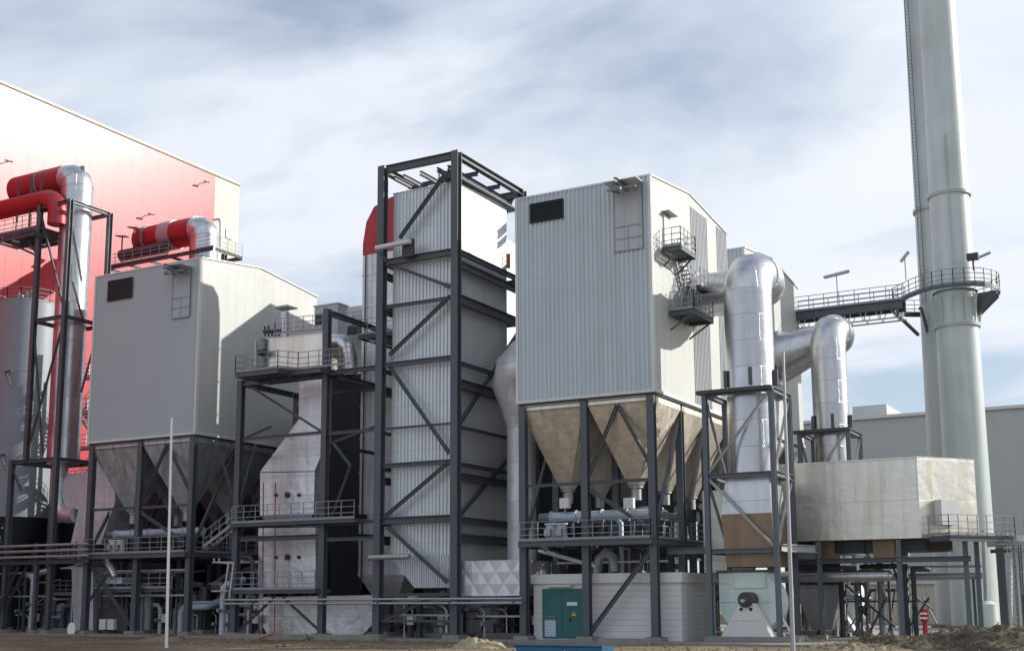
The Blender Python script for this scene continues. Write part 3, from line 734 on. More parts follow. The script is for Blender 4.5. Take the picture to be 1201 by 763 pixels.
# frame around it
T = thing('duct_trestle', 'dark steel frame around the tall duct at far left', 'steel frame', (-76, Y0, 0))
xB = W(74,400,Y=Y0).x; xA = W(38.5,400,Y=Y0).x; zF = W(80,234,Y=Y0).z; yC = 66.0
for x, y in ((xB, Y0), (xA, Y0), (xB, yC+.6), (xA, yC+.6)): part_col(T, x, y, .35 if x == xB else 13.0, zF, .36, foot=(x == xB))
for z in (zF-.15, W(80,370,Y=Y0).z, 13.0):
    for y in (Y0, yC+.6): part_beam(T, (xA+.15, y, z), (xB-.15, y, z), .25, .28)
    for x in (xA, xB): part_beam(T, (x, Y0+.15, z), (x, yC+.45, z), .25, .28)
xC = W(11,600,Y=Y0).x; part_col(T, xC, Y0, .35, 13.2, .36); part_col(T, xC, yC+.6, .35, 13.2, .36)
part_beam(T, (xC+.15, Y0, 13.0), (xA-.15, Y0, 13.0), .25, .28); part_beam(T, (xC, Y0+.15, 13.0), (xC, yC+.4, 13), .25, .28)
zm = W(80,370,Y=Y0).z
for (xa_, za_, xb_, zb2) in ((xA, zF-.4, xB, zm+.3), (xB, zm-.3, xA, 13.4), (xA, zm-.3, xB-1.6, 13.4), (xC, 12.6, xC+1.2, 10.8)):
    part_brace(T, (xa_, Y0, za_), (xb_, Y0, zb2), .13)
for a in ((80,236,83,320),(81,245,96,330),(85,330,98,378),(113,395,95,460)): part_brace(T, W(a[0],a[1],X=xB), W(a[2],a[3],X=xB), .12)
part_brace(T, (xC+.2, Y0, 2.0), (xC+3.0, Y0, 6.0), .14)
deck(T, xA-4.5, xA+.1, Y0-.5, Y0+1.5, W(20,258,Y=Y0).z-1.5, .25)
deck(T, xA-5, xA+.2, YD-2.2, YD+1.5, zD-5.6, .25)
railing(T, [(xA-5, YD-2.2, zD-5.6), (xA+.2, YD-2.2, zD-5.6)])
for x in (xA-4.8, xA-2): part_brace(T, (x, YD-2.0, zD-5.8), (xA, YD-2.0, zD-8), .15)

# silo
T = thing('storage_silo', 'grey round silo with railed top and dark cone at far left', 'silo', (-80, 68.5, 0))
YS2 = 69.5; sA = W(3,450,Y=YS2).x; sB = W(53,450,Y=YS2).x; sc = (sA+sB)/2; sr = (sB-sA)/2; zs1 = W(28,347,Y=YS2-sr).z; zs0 = W(28,603,Y=YS2-sr).z
m = M().tube([(sc, YS2, zs0), (sc, YS2, zs1)], sr, 36); bands(m, [(sc, YS2, zs0), (sc, YS2, zs1)], sr, 5, n=36); m.build('shell', 'silo_shaded', T)
M().tube([(sc, YS2, zs0-4.5), (sc, YS2, zs0-.01)], 1, 28, rs=[.5, sr-.1]).build('cone', 'dark_machine', T)
rp = [Vector((sc+sr*math.cos(t), YS2+sr*math.sin(t), zs1)) for t in [2*math.pi*i/14 for i in range(15)]]
railing(T, rp, 1.1, 1.2)
for i in range(6):
    x = sc+rnd.uniform(-1.3,1.3); y = YS2-rnd.uniform(.2,1.4); h = rnd.uniform(.4,1.3)
    M().tube([(x, y, zs1), (x, y, zs1+h)], rnd.uniform(.12,.3), 12).tube([(x-.3, y, zs1+h*.7), (x+.4, y, zs1+h*.7)], .1, 8).build('vent_filter', random.choice(['galvanised','grey_machine']), T)
for zz in (zs0+12, zs0+5, zs0-1): 
    x = sB-.5; M().obox((x-1.2, YS2-sr, zz), (x, YS2-sr-.3, zz), .14, .14).obox((x-.8, YS2-sr-.2, zz-.05), (x, YS2-sr-.3, zz-1.3), .1, .1).build('bracket', 'steel_dark', T)
for s in (-1.2, 1.2):
    for t_ in (-1.2, 1.2): part_col(T, sc+s, YS2+t_, .35, zs0-1.2, .3)

# lagged casing between silo and left house
T = thing('lagged_casing', 'pale lagged casing with kinked outline left of the left hoppers', 'duct', (-73, 66.5, 0))
Yk = 64.6
M().prism(pp([(113,531),(135,565),(135,588),(118,638),(83,637),(92,597),(76,593),(71,571),(79,555),(106,552)], Yk), (0,2.6,0)).build('casing', 'alu_pale', T)
M().prism(pp([(84,664),(109,664),(109,742),(86,744)], Yk), (0,2.4,0)).build('lower_casing', 'alu_pale', T)
M().prism(pp([(87,638),(107,638),(106,663),(88,663)], Yk), (0,2.2,0)).build('joint', 'grey_machine', T)

# second tall duct behind the left house
T = thing('tall_duct', 'domed silver duct with red-reflecting arm rising behind the left filter house roof', 'duct', (-75, 82, 12), 'tall riser ducts')
xq = W(239,290,Y=82).x; zq = W(239,253,Y=82).z
tall_duct(T, xq, 82, 1.32, 12, zq, ((-1,0,0), 7.2), .9, armmat='red_reflection')
M().tube([W(250,258,Y=82), W(257,257,Y=82), W(258.5,262,Y=82), W(258.5,296,Y=82)], .1, 10).build('vent_pipe', 'galvanised', T)
m = M().tube([(xq-3.2, 80.4, zq-3.0), (xq-9, 80.4, zq-3.0)], .55, 16); m.build('bypass', 'dark_machine', T)
for dx in (5.8,): M().tube([(xq-.9-dx, 82, zq-1.32), (xq-1.1-dx, 82, zq-1.32)], 1.44, 24).build('collar', 'grey_machine', T)
M().tube([(xq-3.4, 82, zq-1.32), (xq-4.9, 82, zq-1.32)], 1.40, 24).build('grey_sleeve', 'galvanised', T)
T = thing('pipe_bridge', 'dark steel pipe bridge under the red-reflecting arm above the left roof', 'pipe bridge', (xq-5, 80, zq-5))
zz = zq-4.3
for y in (79.6, 83.4):
    part_beam(T, (xq-10, y, zz), (xq+3.5, y, zz)); 
for i in range(6): part_beam(T, (xq-10+2.7*i, 79.8, zz), (xq-10+2.7*i, 83.2, zz), .2, .2)
railing(T, [(xq-10, 79.5, zz+.15), (xq-2, 79.5, zz+.15)]); railing(T, [(xq+1.5, 79.5, zz+.15), (xq+3.5, 79.5, zz+.15), (xq+3.5, 83.4, zz+.15)])
for x in (xq-10, xq-3, xq+3.5): part_col(T, x, 81, .3, zz-.2, .4)
for px_, py_ in ((143,276),(157,266)):
    c = W(px_, py_+12, Y=80); m = M().obox(c-Vector((0,0,2)), c+Vector((0,0,1.0)), .1, .1); m.obox(c+Vector((-.7,0,1.05)), c+Vector((.6,0,.8)), .5, .1)
    m.build('lamp_bracket', 'steel_dark', T)
# pipes and stairs glimpsed between duct and left house
T = thing('stair_tower', 'narrow stair tower with pale railings left of the left filter house', 'stair tower', (-73, 72, 0))
xs_ = W(100,400,Y=71).x
for x in (xs_-1.4, xs_+2.4):
    for y in (70.2, 74): part_col(T, x, y, .35, 24, .25)
for i in range(7):
    z = 3+3*i; s = 1 if i % 2 else -1
    m = M().box(xs_-1.3, xs_+2.3, 70.2, 71.1, z-.1, z); m.build('deck', 'galvanised', T)
    railing(T, [(xs_-1.3, 70.2, z), (xs_+2.3, 70.2, z)], 1.1, .7, .03, 'galvanised')
    if i < 6: stair(T, (xs_+.5-1.5*s, 72, z), (xs_+.5+1.5*s, 72, z+3))

# pipe rack at far left, in front
T = thing('pipe_rack', 'three long pale pipes on a low steel rack at lower left', 'pipe rack', (-76, Y0-1, 5))
for yy in (641, 647.5, 654):
    a = W(-4,yy,Y=Y0-.8); b = W(103,yy-4,Y=Y0-.8); b.z = a.z; M().tube([a-Vector((6,0,0)), b], .1, 10).build('pipe', 'galvanised', T)
a = W(0,660,Y=Y0-.4); b = W(104,656,Y=Y0-.4); part_beam(T, (a.x-6, a.y, a.z), (b.x, b.y, a.z), .25, .3)
for x in (-84.5, -79.2, -75.1, -70.9): M().obox((x, Y0-.45, a.z-.1), (x, Y0-.45, W(0,638,Y=Y0-.4).z), .12, .12).build('stanchion', 'steel_dark', T)
for x in (-79.4, -75.0): part_col(T, x, Y0-.4, .35, a.z-.16, .28)
part_brace(T, (-79.2, Y0-.4, 1.5), (-77, Y0-.4, a.z-.3), .12)
T = thing('pipe_run', 'long pale double pipe crossing in front of access frame and tower at low level', 'pipe', (-48, Y0-.8, 3))
for dy in (0, 5):
    a = W(262,703+dy*.9,Y=Y0-.8); b = W(612,697+dy*1.3,Y=Y0-.8); b.z = a.z
    M().tube([a, b], .075, 10).build('pipe', 'galvanised', T)
a = W(262,703,Y=Y0-.8); 
for dx in (0, 1.0):
    c = a+Vector((dx*.5,0,0)); M().tube([c, W(268+dx*6,660,Y=Y0-.8), W(251+dx*6,659,Y=Y0-.8), W(251+dx*6,654,Y=Y0-.8)], .07, 8).build('riser_pipe', 'galvanised', T)
for px_ in (300, 383, 446, 530, 605): c = W(px_,702,Y=Y0-.6); M().obox((c.x, Y0-.95, a.z-.2), (c.x, Y0-.1, a.z-.2), .08, .08).build('support_arm', 'steel_dark', T)

# ------------------------------------------------------------------ big round ducts on the right
def right_duct(cx, cy, r, ztop, zlow, label, loc_grp, wall=XR, far=False):
    T = thing('big_duct', label, 'duct', (cx, cy, zlow), loc_grp)
    R = 1.35; n = 36; cz = ztop-r-R*.35
    m = M(); path = [Vector((cx, cy, zlow)), Vector((cx, cy, cz-.35))]; m.tube(path, r, n); bands(m, [path[0], path[1]], r, 1.5, n=n, proud=.007, w=.035)
    m.build('riser', 'alu_round', T)
    # lobster-back elbow towards +Y
    R1 = 1.5; el = arc((cx, cy+R1, cz-.35), (0,-1,0), (0,0,1), R1, 0, math.pi/2, 3)
    m = M().tube([el[0]-Vector((0,0,.05))]+el+[el[-1]+Vector((0,.05,0))], r, n, smooth=True)
    m.build('elbow', 'alu_round', T)
    zc_ = el[-1].z; ye = cy+R1+1.2
    m = M().tube([el[-1], Vector((cx, ye, zc_))], r, n); d = Vector((0,1,0)); m.tube([el[-1]-d*.05, el[-1]+d*.05], r+.07, n); m.build('collar', 'alu_round', T)
    el2 = arc((cx-R1, ye, zc_), (1,0,0), (0,1,0), R1, 0, math.pi/2, 3)
    m = M().tube([el2[0]-Vector((0,.05,0))]+el2+[el2[-1]-Vector((.05,0,0))], r, n, smooth=True); m.build('rear_elbow', 'alu_round', T)
    m = M().tube([el2[-1], Vector((wall+.05, ye+R1, zc_-(.9 if far else 0)))], 1, n, rs=[r, 1.9 if far else r]); m.tube([Vector((wall+.02, ye+R1, zc_-(.9 if far else 0))), Vector((wall+.2, ye+R1, zc_-(.9 if far else 0)))], (1.9 if far else r)+.14, n); m.build('inlet', 'alu_round', T)
    return T
c1 = (-21.05, 65.7)
zt1 = W(880,304,Y=65.7).z
T1 = right_duct(*c1, 1.36, zt1, 9.2, 'big silver round duct with elbow, nearest one right of the filter house', 'big round ducts')
c2x = W(973.5,460,Y=82.5).x
zt2 = W(972,376,Y=82.5).z
T2_ = right_duct(c2x, 82.5, 1.2, zt2, 5, 'smaller looking silver round duct rising behind the pale lagged box', 'big round ducts', far=True)
for T_, cx, cy, r, z in ((T1, *c1, 1.36, W(880,452,Y=64.3).z), (T2_, c2x, 82.5, 1.2, W(973,503,Y=81.2).z)):
    for t in (-2.45, -1.25, 0, 1.6, 3.0):
        c = Vector((cx+(r+.12)*math.cos(t), cy+(r+.12)*math.sin(t), z+.1)); M().obox(c, c+Vector((0,0,.95)), .22, .16, (0,1,0)).build('lug', 'steel_dark', T_)
# transition and brown lower part of the near duct
M().frustum((W(848,610,Y=64.3).x-.1, W(903,610,Y=64.3).x+.1, 64.3, 67.1, 7.0), (c1[0]-1.2, c1[0]+1.2, 64.5, 66.9, 9.3)).build('transition', 'alu_round', T1)
xa_, xb_ = W(848,640,Y=64.3).x, W(908,640,Y=64.3).x
M().frustum((xa_+.15, xb_, 64.3, 67.2, W(880,664,Y=64.3).z), (W(848,610,Y=64.3).x-.1, W(903,610,Y=64.3).x+.1, 64.3, 67.1, 6.99)).build('brown_duct', 'brown_lagging', T1)
x_p = W(842,620,Y=68).x
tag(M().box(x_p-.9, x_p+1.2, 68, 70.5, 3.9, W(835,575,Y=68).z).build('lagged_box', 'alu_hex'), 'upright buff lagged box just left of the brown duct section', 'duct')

def duct_stand(xl, xr, yf, yb, zlev, label, zcols, mat='steel_blue'):
    T = thing('duct_stand', label, 'steel frame', ((xl+xr)/2, yf, 0), 'frames around the big round ducts')
    for x in (xl, xr):
        for y in (yf, yb): part_col(T, x, y, .35, zcols, .27, mat)
    for z in zlev:
        for y in (yf, yb): part_beam(T, (xl+.18, y, z-.16), (xr-.18, y, z-.16), .22, .26, mat)
        for x in (xl, xr): part_beam(T, (x, yf+.18, z-.16), (x, yb-.18, z-.16), .26, .3, mat)
    for a, b in zip(zlev[:-1], zlev[1:]):
        part_brace(T, (xl+.1, yf, a), (xr-.1, yf, b-.3), .13, 'galvanised') if (zlev.index(a) % 2) else part_brace(T, (xr-.1, yf, a), (xl+.1, yf, b-.3), .13, 'galvanised')
        part_brace(T, (xr, yf+.1, a), (xr, yb-.1, b-.3), .13, 'galvanised'); part_brace(T, (xl, yb-.1, a), (xl, yf+.1, b-.3), .13, 'galvanised')
    return T
xl1 = W(827,500,Y=64.0).x; xr1 = W(905.5,500,Y=64.0).x
za = W(904,452,Y=64).z; zb = W(904,551,Y=64).z; zc2 = W(912,643,Y=64).z
S1 = duct_stand(xl1, xr1, 64.0, 67.4, [zc2+.1, zb, za], 'steel stand with platform and diagonal braces around the nearest big round duct', za)
deck(S1, xl1-.4, xr1+.1, 63.7, 64.2, za+.02, .15)
part_beam(S1, (xl1-.2, 64.0, zc2), (XR, 64.0, zc2), .3, .34, 'steel_blue')
part_beam(S1, (xr1+.2, 64.2, zc2+.05), (xr1+1.2, 67.2, zc2+.05), .3, .4, 'galvanised')
xl2 = W(938,520,Y=81).x; xr2 = W(995,520,Y=81).x; za2 = W(970,503,Y=81).z
S2 = duct_stand(xl2, xr2, 81.0, 84.4, [5.5, 9.5, za2], 'steel stand around the rear round duct behind the pale lagged box', za2)
deck(S2, xl2-.4, xr2+.2, 80.7, 81.2, za2+.02, .15)

# fans
def fan(cx, yf, cz, r, w, label, zt):
    T = thing('induced_draught_fan', label, 'fan', (cx, yf, .4), 'pale green fans under the round ducts')
    m = M(); n = 40; pts = []
    for i in range(n+1):
        t = math.pi/2+ -math.pi*1.72*i/n+.05
        rr = r*(1.0+.16*i/n)
        pts.append((cx+rr*math.cos(math.pi-t if False else t), cz+rr*math.sin(t)))
    # scroll outline: right side round, left side running straight up to the outlet
    out = [(cx+r*math.cos(t), cz+r*math.sin(t)) for t in [math.radians(-180+i*6) for i in range(0, 39)]]
    out = [(cx-r, zt)]+out+[(cx+r*.62, zt)]
    out = [p for p in out if p[1] > .35]
    m.prism([(x, yf, z) for x, z in out], (0, w, 0)); m.build('scroll_casing', 'mint_paint', T)
    m = M()
    for z in (cz+.05, cz+r*.62): m.box(cx-r*.97, cx+r*.7, yf-.05, yf-.004, z-.03, z+.03)
    m.box(cx-r*.5, cx+r*.55, yf-.07, yf-.004, cz+r*.45, cz+r*.95)
    m.build('stiffener', 'mint_paint', T)
    M().box(cx-r-.1, cx+r*.72, yf-.1, yf+w+.1, zt, zt+.14).build('outlet_flange', 'steel_dark', T)
    # bearing pedestal
    b = yf-.06
    m = M().prism([(cx-1.35, b, .4), (cx+1.45, b, .4), (cx+.42, b, cz+.05), (cx-.22, b, cz+.05)], (0, -.9, 0)); m.box(cx-.62, cx+.8, b-.93, b-.901, cz-.95, cz-.91); ped = m.build('pedestal', 'grey_machine' if False else 'trim_light', T)
    m = M().tube([(cx+.1, b-1.0, cz+.15), (cx+.1, b, cz+.15)], .42, 20); m.tube([(cx+.1, b-1.05, cz+.15), (cx+.1, b-1.0, cz+.15)], .28, 16); m.build('bearing', 'dark_machine', T)
    for s in (-.17, .37): M().tube([(cx+s, b-.95, cz-.35), (cx+s, b-.90, cz-.35)], .09, 12).build('port', 'black_rubber', T)
    M().tube([(cx+.1, b-.95, cz+.1), (cx+.1, b-1.5, cz+.1)], .1, 12).build('shaft', 'galvanised', T)
    m = M().box(cx+r*.75, cx+r*.75+.12, yf-.5, yf+.1, .3, 2.2)
    m = M()
    for s in (0, .5):
        m.obox((cx+r+.1+s, yf+.3, .3), (cx+r*.65+s, yf+.3, 1.5), .1, .1); m.obox((cx+r*.5+s, yf+.3, .3), (cx+r*.65+s, yf+.3, 1.5), .1, .1)
    m.build('leg', 'white_paint', T)
    M().box(cx-r-.3, cx+r+.9, yf-1.3, yf+w+.3, .12, .4).build('plinth', 'concrete', T)
    return T
fxc = W(877,700,Y=64.6).x
fan(fxc, 64.9, W(877,706,Y=64.9).z, 1.72, 1.5, 'pale green scroll fan on grey pedestal below the nearest round duct', W(870,671,Y=64.9).z)
fan(W(978,710,Y=78).x, 78, 2.3, 1.7, 1.6, 'shadowed second scroll fan below the pale lagged box', 4.3)

# ------------------------------------------------------------------ pale lagged box with canted end
T = thing('lagged_box', 'long pale lagged box with canted right end on legs in front of the chimneys', 'duct', (-16.5, 70, 5.5))
Yx = 70.0
A = W(932,543,Y=Yx); B = W(1075,534.5,Y=Yx); zt_ = 10.22; zb_ = 5.68
cd = Vector((.6,.8,0)); L = 4.1
for L in [3.6+.02*i for i in range(80)]:
    q_ = Vector((B.x, Yx, zt_))+cd*L; v = q_-Vector((0,0,EYE)); pxx = CXP+FPX*v.dot(_R)/v.dot(_F)
    if pxx >= 1142: break
E_ = Vector((B.x, Yx, 0))+cd*L
plan = [(A.x-1.2, Yx), (B.x, Yx), (E_.x, E_.y), (E_.x-2.2, E_.y+2.0), (A.x-1.2, E_.y+2.0)]
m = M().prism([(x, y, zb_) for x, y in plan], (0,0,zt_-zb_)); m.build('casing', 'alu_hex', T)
# hopper skirt below
m = M(); n = 5; cxm, cym = -16.2, 73.0
sk = [(cxm+(x-cxm)*.92, cym+(y-cym)*.9) for x, y in plan]; lo = [(cxm+(x-cxm)*.75, cym+(y-cym)*.6) for x, y in plan]
m.add([(x, y, zb_-.01) for x, y in lo]+[(x, y, 5.0) for x, y in lo], [tuple(range(4,-1,-1)), tuple(range(5,10))]+[(i, (i+1)%5, (i+1)%5+5, i+5) for i in range(5)])
m.build('skirt', 'dark_machine', T)
nrm = Vector((.8,-.6,0))
c = Vector((B.x, Yx, 0))+cd*1.05+nrm*.02
m = M().prism([c+Vector((0,0,6.4)), c+cd*1.3+Vector((0,0,6.4)), c+cd*1.3+Vector((0,0,7.8)), c+Vector((0,0,7.8))], nrm*.55); m.build('inspection_box', 'trim_light', T)
# its frame, railed end platform
T = thing('box_stand', 'dark steel legs, beams and braces under the pale lagged box', 'steel frame', (-16, 70, 0))
zz = W(1000,657,Y=Yx).z
cols = [(W(px_,700,Y=Yx).x, Yx) for px_ in (963, 1057)]+[(W(1135,690,Y=71.2).x, 71.2), (W(1147,690,Y=72.6).x, 73.0)]
for x, y in cols: part_col(T, x, y, .35, 5.6, .25, 'steel_blue')
for x in (W(990,700,Y=75).x, W(1035,700,Y=75).x, W(1060,700,Y=75).x): part_col(T, x, 75, .35, 4.4, .26, 'steel_blue')
part_beam(T, (cols[0][0]-2, Yx, zz), (cols[1][0]+.1, Yx, zz), .25, .3); part_beam(T, (cols[1][0]+.1, Yx, zz), (cols[2][0]+.3, 71.0, zz+.02), .25, .3)
part_beam(T, (cols[0][0]-2.8, 68, 4.85), (cols[0][0]-.1, Yx, 4.85), .4, .45)
for a in ((985,680,1050,735),(1018,650,1040,700),(1040,700,1018,745),(1090,700,1060,745),(1060,690,1095,715),(1003,742,1022,690),(1045,655,1060,700)):
    fb(T, *a, Y=73.5, w=.12, name='brace', mat='galvanised' if a[0] in (1018,1060) else 'steel_dark')
for a in ((975,690,958,745),(1028,688,1022,745),(1050,690,1042,742),(1072,688,1070,745),(1082,700,1098,730),(990,745,1010,715)):
    fb(T, *a, Y=75.5, w=.09, name='brace', mat='galvanised' if a[0] in (1028,1082,990) else 'steel_blue')
part_beam(T, (cols[0][0]-1, 75, 3.5), (cols[1][0]+1.5, 75, 3.5), .12, .14); part_beam(T, (cols[0][0]-1, 75.4, 2.2), (cols[1][0]+.5, 75.4, 2.2), .1, .1)
zp = 5.8
pA = Vector((B.x, Yx, 0))+cd*.6+nrm*.05; pB = Vector((B.x, Yx, 0))+cd*(L+1.2)+nrm*.05
def V3(p, z): return Vector((p.x, p.y, z))
m = M()
for i in range(9):
    k = .08+.16*i; m.obox(V3(pA+nrm*k, zp-.02), V3(pB+nrm*k, zp-.02), .06, .04)
m.hbeam(V3(pA+nrm*1.45, zp-.2), V3(pB+nrm*1.45, zp-.2), .15, .3); m.obox(V3(pA, zp-.2), V3(pA+nrm*1.4, zp-.2), .1, .28); m.obox(V3(pB, zp-.2), V3(pB+nrm*1.4, zp-.2), .1, .28)
m.build('deck', 'steel_dark', T)
railing(T, [V3(pA, zp), V3(pA+nrm*1.45, zp), V3(pB+nrm*1.45, zp), V3(pB, zp)], 1.1, .7)
ladder(T, pB.x+.9, pB.y-.5, .4, 6.9, dx=.25, dy=.1, cage=(.6,-.8))
T = thing('round_pipe', 'silver horizontal round pipe under the pale lagged box', 'pipe', (-18, 71.5, 4))
a = W(945,676,Y=71.2); b = W(1042,675,Y=71.2); b.z = a.z
m = M().tube([a-Vector((2,0,0)), b], .33, 20).tube([b+Vector((i*.035,0,0)) for i in range(9)], 1, 20, rs=[.33*math.cos(math.pi/2*i/8*.97) for i in range(9)]); m.build('pipe', 'alu_round', T)
a = W(1042,676,Y=74); b = W(1152,674,Y=74); b.z = a.z
M().tube([a-Vector((1,0,0)), b], .2, 14).build('rear_pipe', 'galvanised', T); M().tube([a-Vector((1,0,-.55)), b+Vector((0,0,.55))], .08, 10).build('thin_pipe', 'galvanised', T)
for x in (a.x, b.x-.5): M().obox((x, 74, .3), (x, 74, a.z-.2), .14, .14).build('pipe_leg', 'steel_dark', T)
rnd2 = random.Random(21)
T = thing('pipework', 'tangle of pipes, valves and small ducts in the shade under the pale lagged box', 'pipes', (-17.5, 73, 0))
for i in range(16):
    x = rnd2.uniform(-21.5, -13.8); y = rnd2.uniform(71.5, 76.5); z = rnd2.uniform(2.2, 4.9); x2 = x+rnd2.uniform(-2.5, 2.5); r = rnd2.choice((.06,.09,.14,.2))
    M().tube([(x, y, .1), (x, y, z), (x2, y, z), (x2, y+1.2, z)], r, 10).build('pipe', rnd2.choice(['galvanised','alu_round','dark_machine','dark_machine','grey_machine','mint_paint']), T)
    if i % 2 == 0: M().tube([(x-.12, y, z*.5), (x+.12, y, z*.5)], r+.16, 12).build('valve', 'dark_machine', T)
for i in range(5):
    x = -21+1.7*i; M().box(x, x+1.2, 71.0, 72.2, 4.98-.35*(i % 2), 5.66).build('bottom_box', 'brown_lagging' if i % 2 else 'dark_machine', T)
T = thing('inlet_cone', 'silver tapered inlet duct beside the second fan under the lagged box', 'duct', (-19.5, 75.5, 0))
M().frustum((-20.6, -19.4, 74.6, 76.0, .5), (-21.6, -18.6, 74.2, 76.4, 3.2)).build('cone', 'alu_round', T); M().box(-21.6, -18.6, 74.2, 76.4, 3.203, 4.6).build('duct_box', 'dark_machine', T)
# ------------------------------------------------------------------ chimneys
def chimney(cx, cy, r0, r1, h, label, flanges, brk=None):
    T = thing('chimney', label, 'chimney', (cx, cy, 0), 'pair of tall pale green steel chimneys')
    N = 12; zs = [.4+(h-.4)*i/N for i in range(N+1)]
    m = M().tube([(cx, cy, z) for z in zs], 1, 48, rs=[r0+(r1-r0)*i/N for i in range(N+1)])
    z = 6
    while z < h:
        r = r0+(r1-r0)*z/h; m.tube([(cx, cy, z-.012), (cx, cy, z+.012)], r+.006, 48); z += 6.2
    m.build('shell', 'chimney_paint', T)
    for z in flanges:
        r = r0+(r1-r0)*z/h; m = M().tube([(cx, cy, z-.12), (cx, cy, z-.02)], r+.16, 48).tube([(cx, cy, z+.02), (cx, cy, z+.12)], r+.16, 48)
        for i in range(40):
            t = 2*math.pi*i/40; c = Vector((cx+(r+.09)*math.cos(t), cy+(r+.09)*math.sin(t), z-.18)); m.obox(c, c+Vector((0,0,.36)), .04, .04)
        m.build('flange', 'chimney_paint', T)
    M().tube([(cx, cy, .1), (cx, cy, .4)], r0+.4, 40).build('base_plate', 'concrete', T)
    return T
CF = (W(1130,500,Y=94).x, 94.0); CB = (W(1087,530,Y=98).x+1.62, 98.0)
zp_ = W(1128,337,Y=92.5).z
CH1 = chimney(*CF, 1.66, 1.27, 58, 'nearer right chimney of the pair, the stouter one passing through the round platform', [W(1114,222,Y=92.4).z, zp_-2.6])
CH2 = chimney(*CB, 1.62, 1.30, 62, 'rear left chimney of the pair with a long ladder on its left side', [W(1085,242,Y=96.4).z])
for t in [i*math.pi/6 for i in range(12)]:
    r = 1.55; c = Vector((CF[0]+r*math.cos(t), CF[1]+r*math.sin(t), 0)); d = Vector((math.cos(t), math.sin(t), 0))
    M().prism([c+Vector((0,0,zp_-2.5)), c+d*.12+Vector((0,0,zp_-2.5)), c+d*.4+Vector((0,0,zp_-.4)), c+Vector((0,0,zp_-.4))], Vector((-d.y,d.x,0))*.04).build('gusset', 'chimney_paint', CH1)
ta = math.radians(-122)
lx, ly = CB[0]+1.62*math.cos(ta)*1.0, CB[1]+1.62*math.sin(ta)
ladder(CH2, lx-.05, ly-.1, zp_+.1, 60, dx=.16, dy=-.10, cage=None)
M().obox((CF[0]+.25, CF[1]-1.66, zp_), (CF[0]+.2, CF[1]-1.5, 37), .07, .07).build('conduit', 'galvanised', CH1)

# platform round both chimneys and the bridge
T = thing('chimney_platform', 'round railed steel platform around the two chimneys at the end of the bridge', 'platform', (CF[0], CF[1], zp_))
Rp = 3.15; m = M(); n = 20
outer = []
hull = [(CF[0]+Rp*math.cos(t), CF[1]+Rp*math.sin(t)) for t in [math.radians(-125+i*14) for i in range(18)]]
hull += [(CB[0]-.3, CB[1]+2.6), (CB[0]-2.8, CB[1]+1), (CB[0]-3.2, CB[1]-1.4), (CB[0]-2.9, CB[1]-3.4), (CF[0]-3.1, CF[1]-1.3)]
# annular sectors of deck between shell and edge
def ringdeck(m, hull, holes, z):
    import mathutils.geometry as mg
    H = len(hull)
    polys = [[Vector((x, y, 0)) for x, y in hull]]
    for cx, cy, r in holes: polys.append([Vector((cx+r*math.cos(-t), cy+r*math.sin(-t), 0)) for t in [2*math.pi*i/24 for i in range(24)]])
    tri = mg.tessellate_polygon(polys); flat = [p for q in polys for p in q]
    for dz in (0, -.06): m.add([(p.x, p.y, z+dz) for p in flat], [tuple(t) for t in tri])
    for i in range(H):
        a = hull[i]; b = hull[(i+1) % H]; m.obox((*a, z-.14), (*b, z-.14), .08, .28)
m = M(); ringdeck(m, hull, [(*CF, 1.62), (*CB, 1.6)], zp_); m.build('deck', 'steel_dark', T)
railing(T, [(x, y, zp_) for x, y in hull]+[(*hull[0], zp_)], 1.1, .75, .028)
for i in range(0, 18, 2):
    if abs(i*14-125+82) < 48: continue
    x, y = hull[i]; d = (Vector((x, y, 0))-Vector((*CF, 0))).normalized(); c = Vector((*CF, 0))+d*1.58
    m = M().prism([c+Vector((0,0,zp_-.3)), c+d*1.5+Vector((0,0,zp_-.3)), c+d*1.5+Vector((0,0,zp_-.55)), c+Vector((0,0,zp_-2.0))], Vector((-d.y,d.x,0))*.09); m.build('bracket', 'steel_dark', T)
for dx, dy in ((-1.1,-1.7),(0,-2.0),(1.2,-1.6)):
    M().obox((CB[0]+dx*1.0, CB[1]+dy, zp_-.3), (CB[0]+dx*.75, CB[1]+dy*.72, zp_-2.2), .16, .16).build('bracket', 'steel_dark', T)
c = W(1141,303,Y=91.9); M().box(c.x-.4, c.x+.4, 91.6, 92.2, c.z-.1, c.z+.35).tube([c-Vector((0,0,.9)), c], .07, 8).build('sampling_box', 'dark_machine', T)
c = W(1152,301,Y=93); M().obox(c-Vector((.5,0,.1)), c+Vector((.6,0,.25)), .3, .12).build('sampling_arm', 'galvanised', T)

T = thing('walkway_bridge', 'long railed steel walkway bridge from rear filter house to the chimney platform', 'bridge', (-22, 93, zp_))
bx0 = W(905,380,Y=92).x-.5; bx1 = W(1058,350,Y=92).x; by0, by1 = 92.0, 93.3; bz = W(1046,352,Y=92).z
m = M()
for y in [by0+.12*i for i in range(12)]: m.obox((bx0, y, bz-.02), (bx1, y, bz-.02), .07, .04)
for y in (by0, by1): m.hbeam((bx0, y, bz-.38), (bx1, y, bz-.38), .22, .62)
m.build('deck', 'steel_dark', T)
for y in (by0, by1): railing(T, [(bx0, y, bz), (bx1, y, bz)], 1.15, 1.15, .028)
for y in (by0, by1): M().tube([(bx0, y, bz-1.35), (bx1, y, bz-1.35)], .06, 8).build('bottom_chord', 'galvanised', T)
nn = 9
m = M()
for i in range(nn):
    x = bx0+(bx1-bx0)*(i+.5)/nn
    for y in (by0, by1): m.obox((x-.25, y, bz-.7), (x, y, bz-1.35), .05, .05); m.obox((x+.25, y, bz-.7), (x, y, bz-1.35), .05, .05)
m.build('hanger', 'galvanised', T)
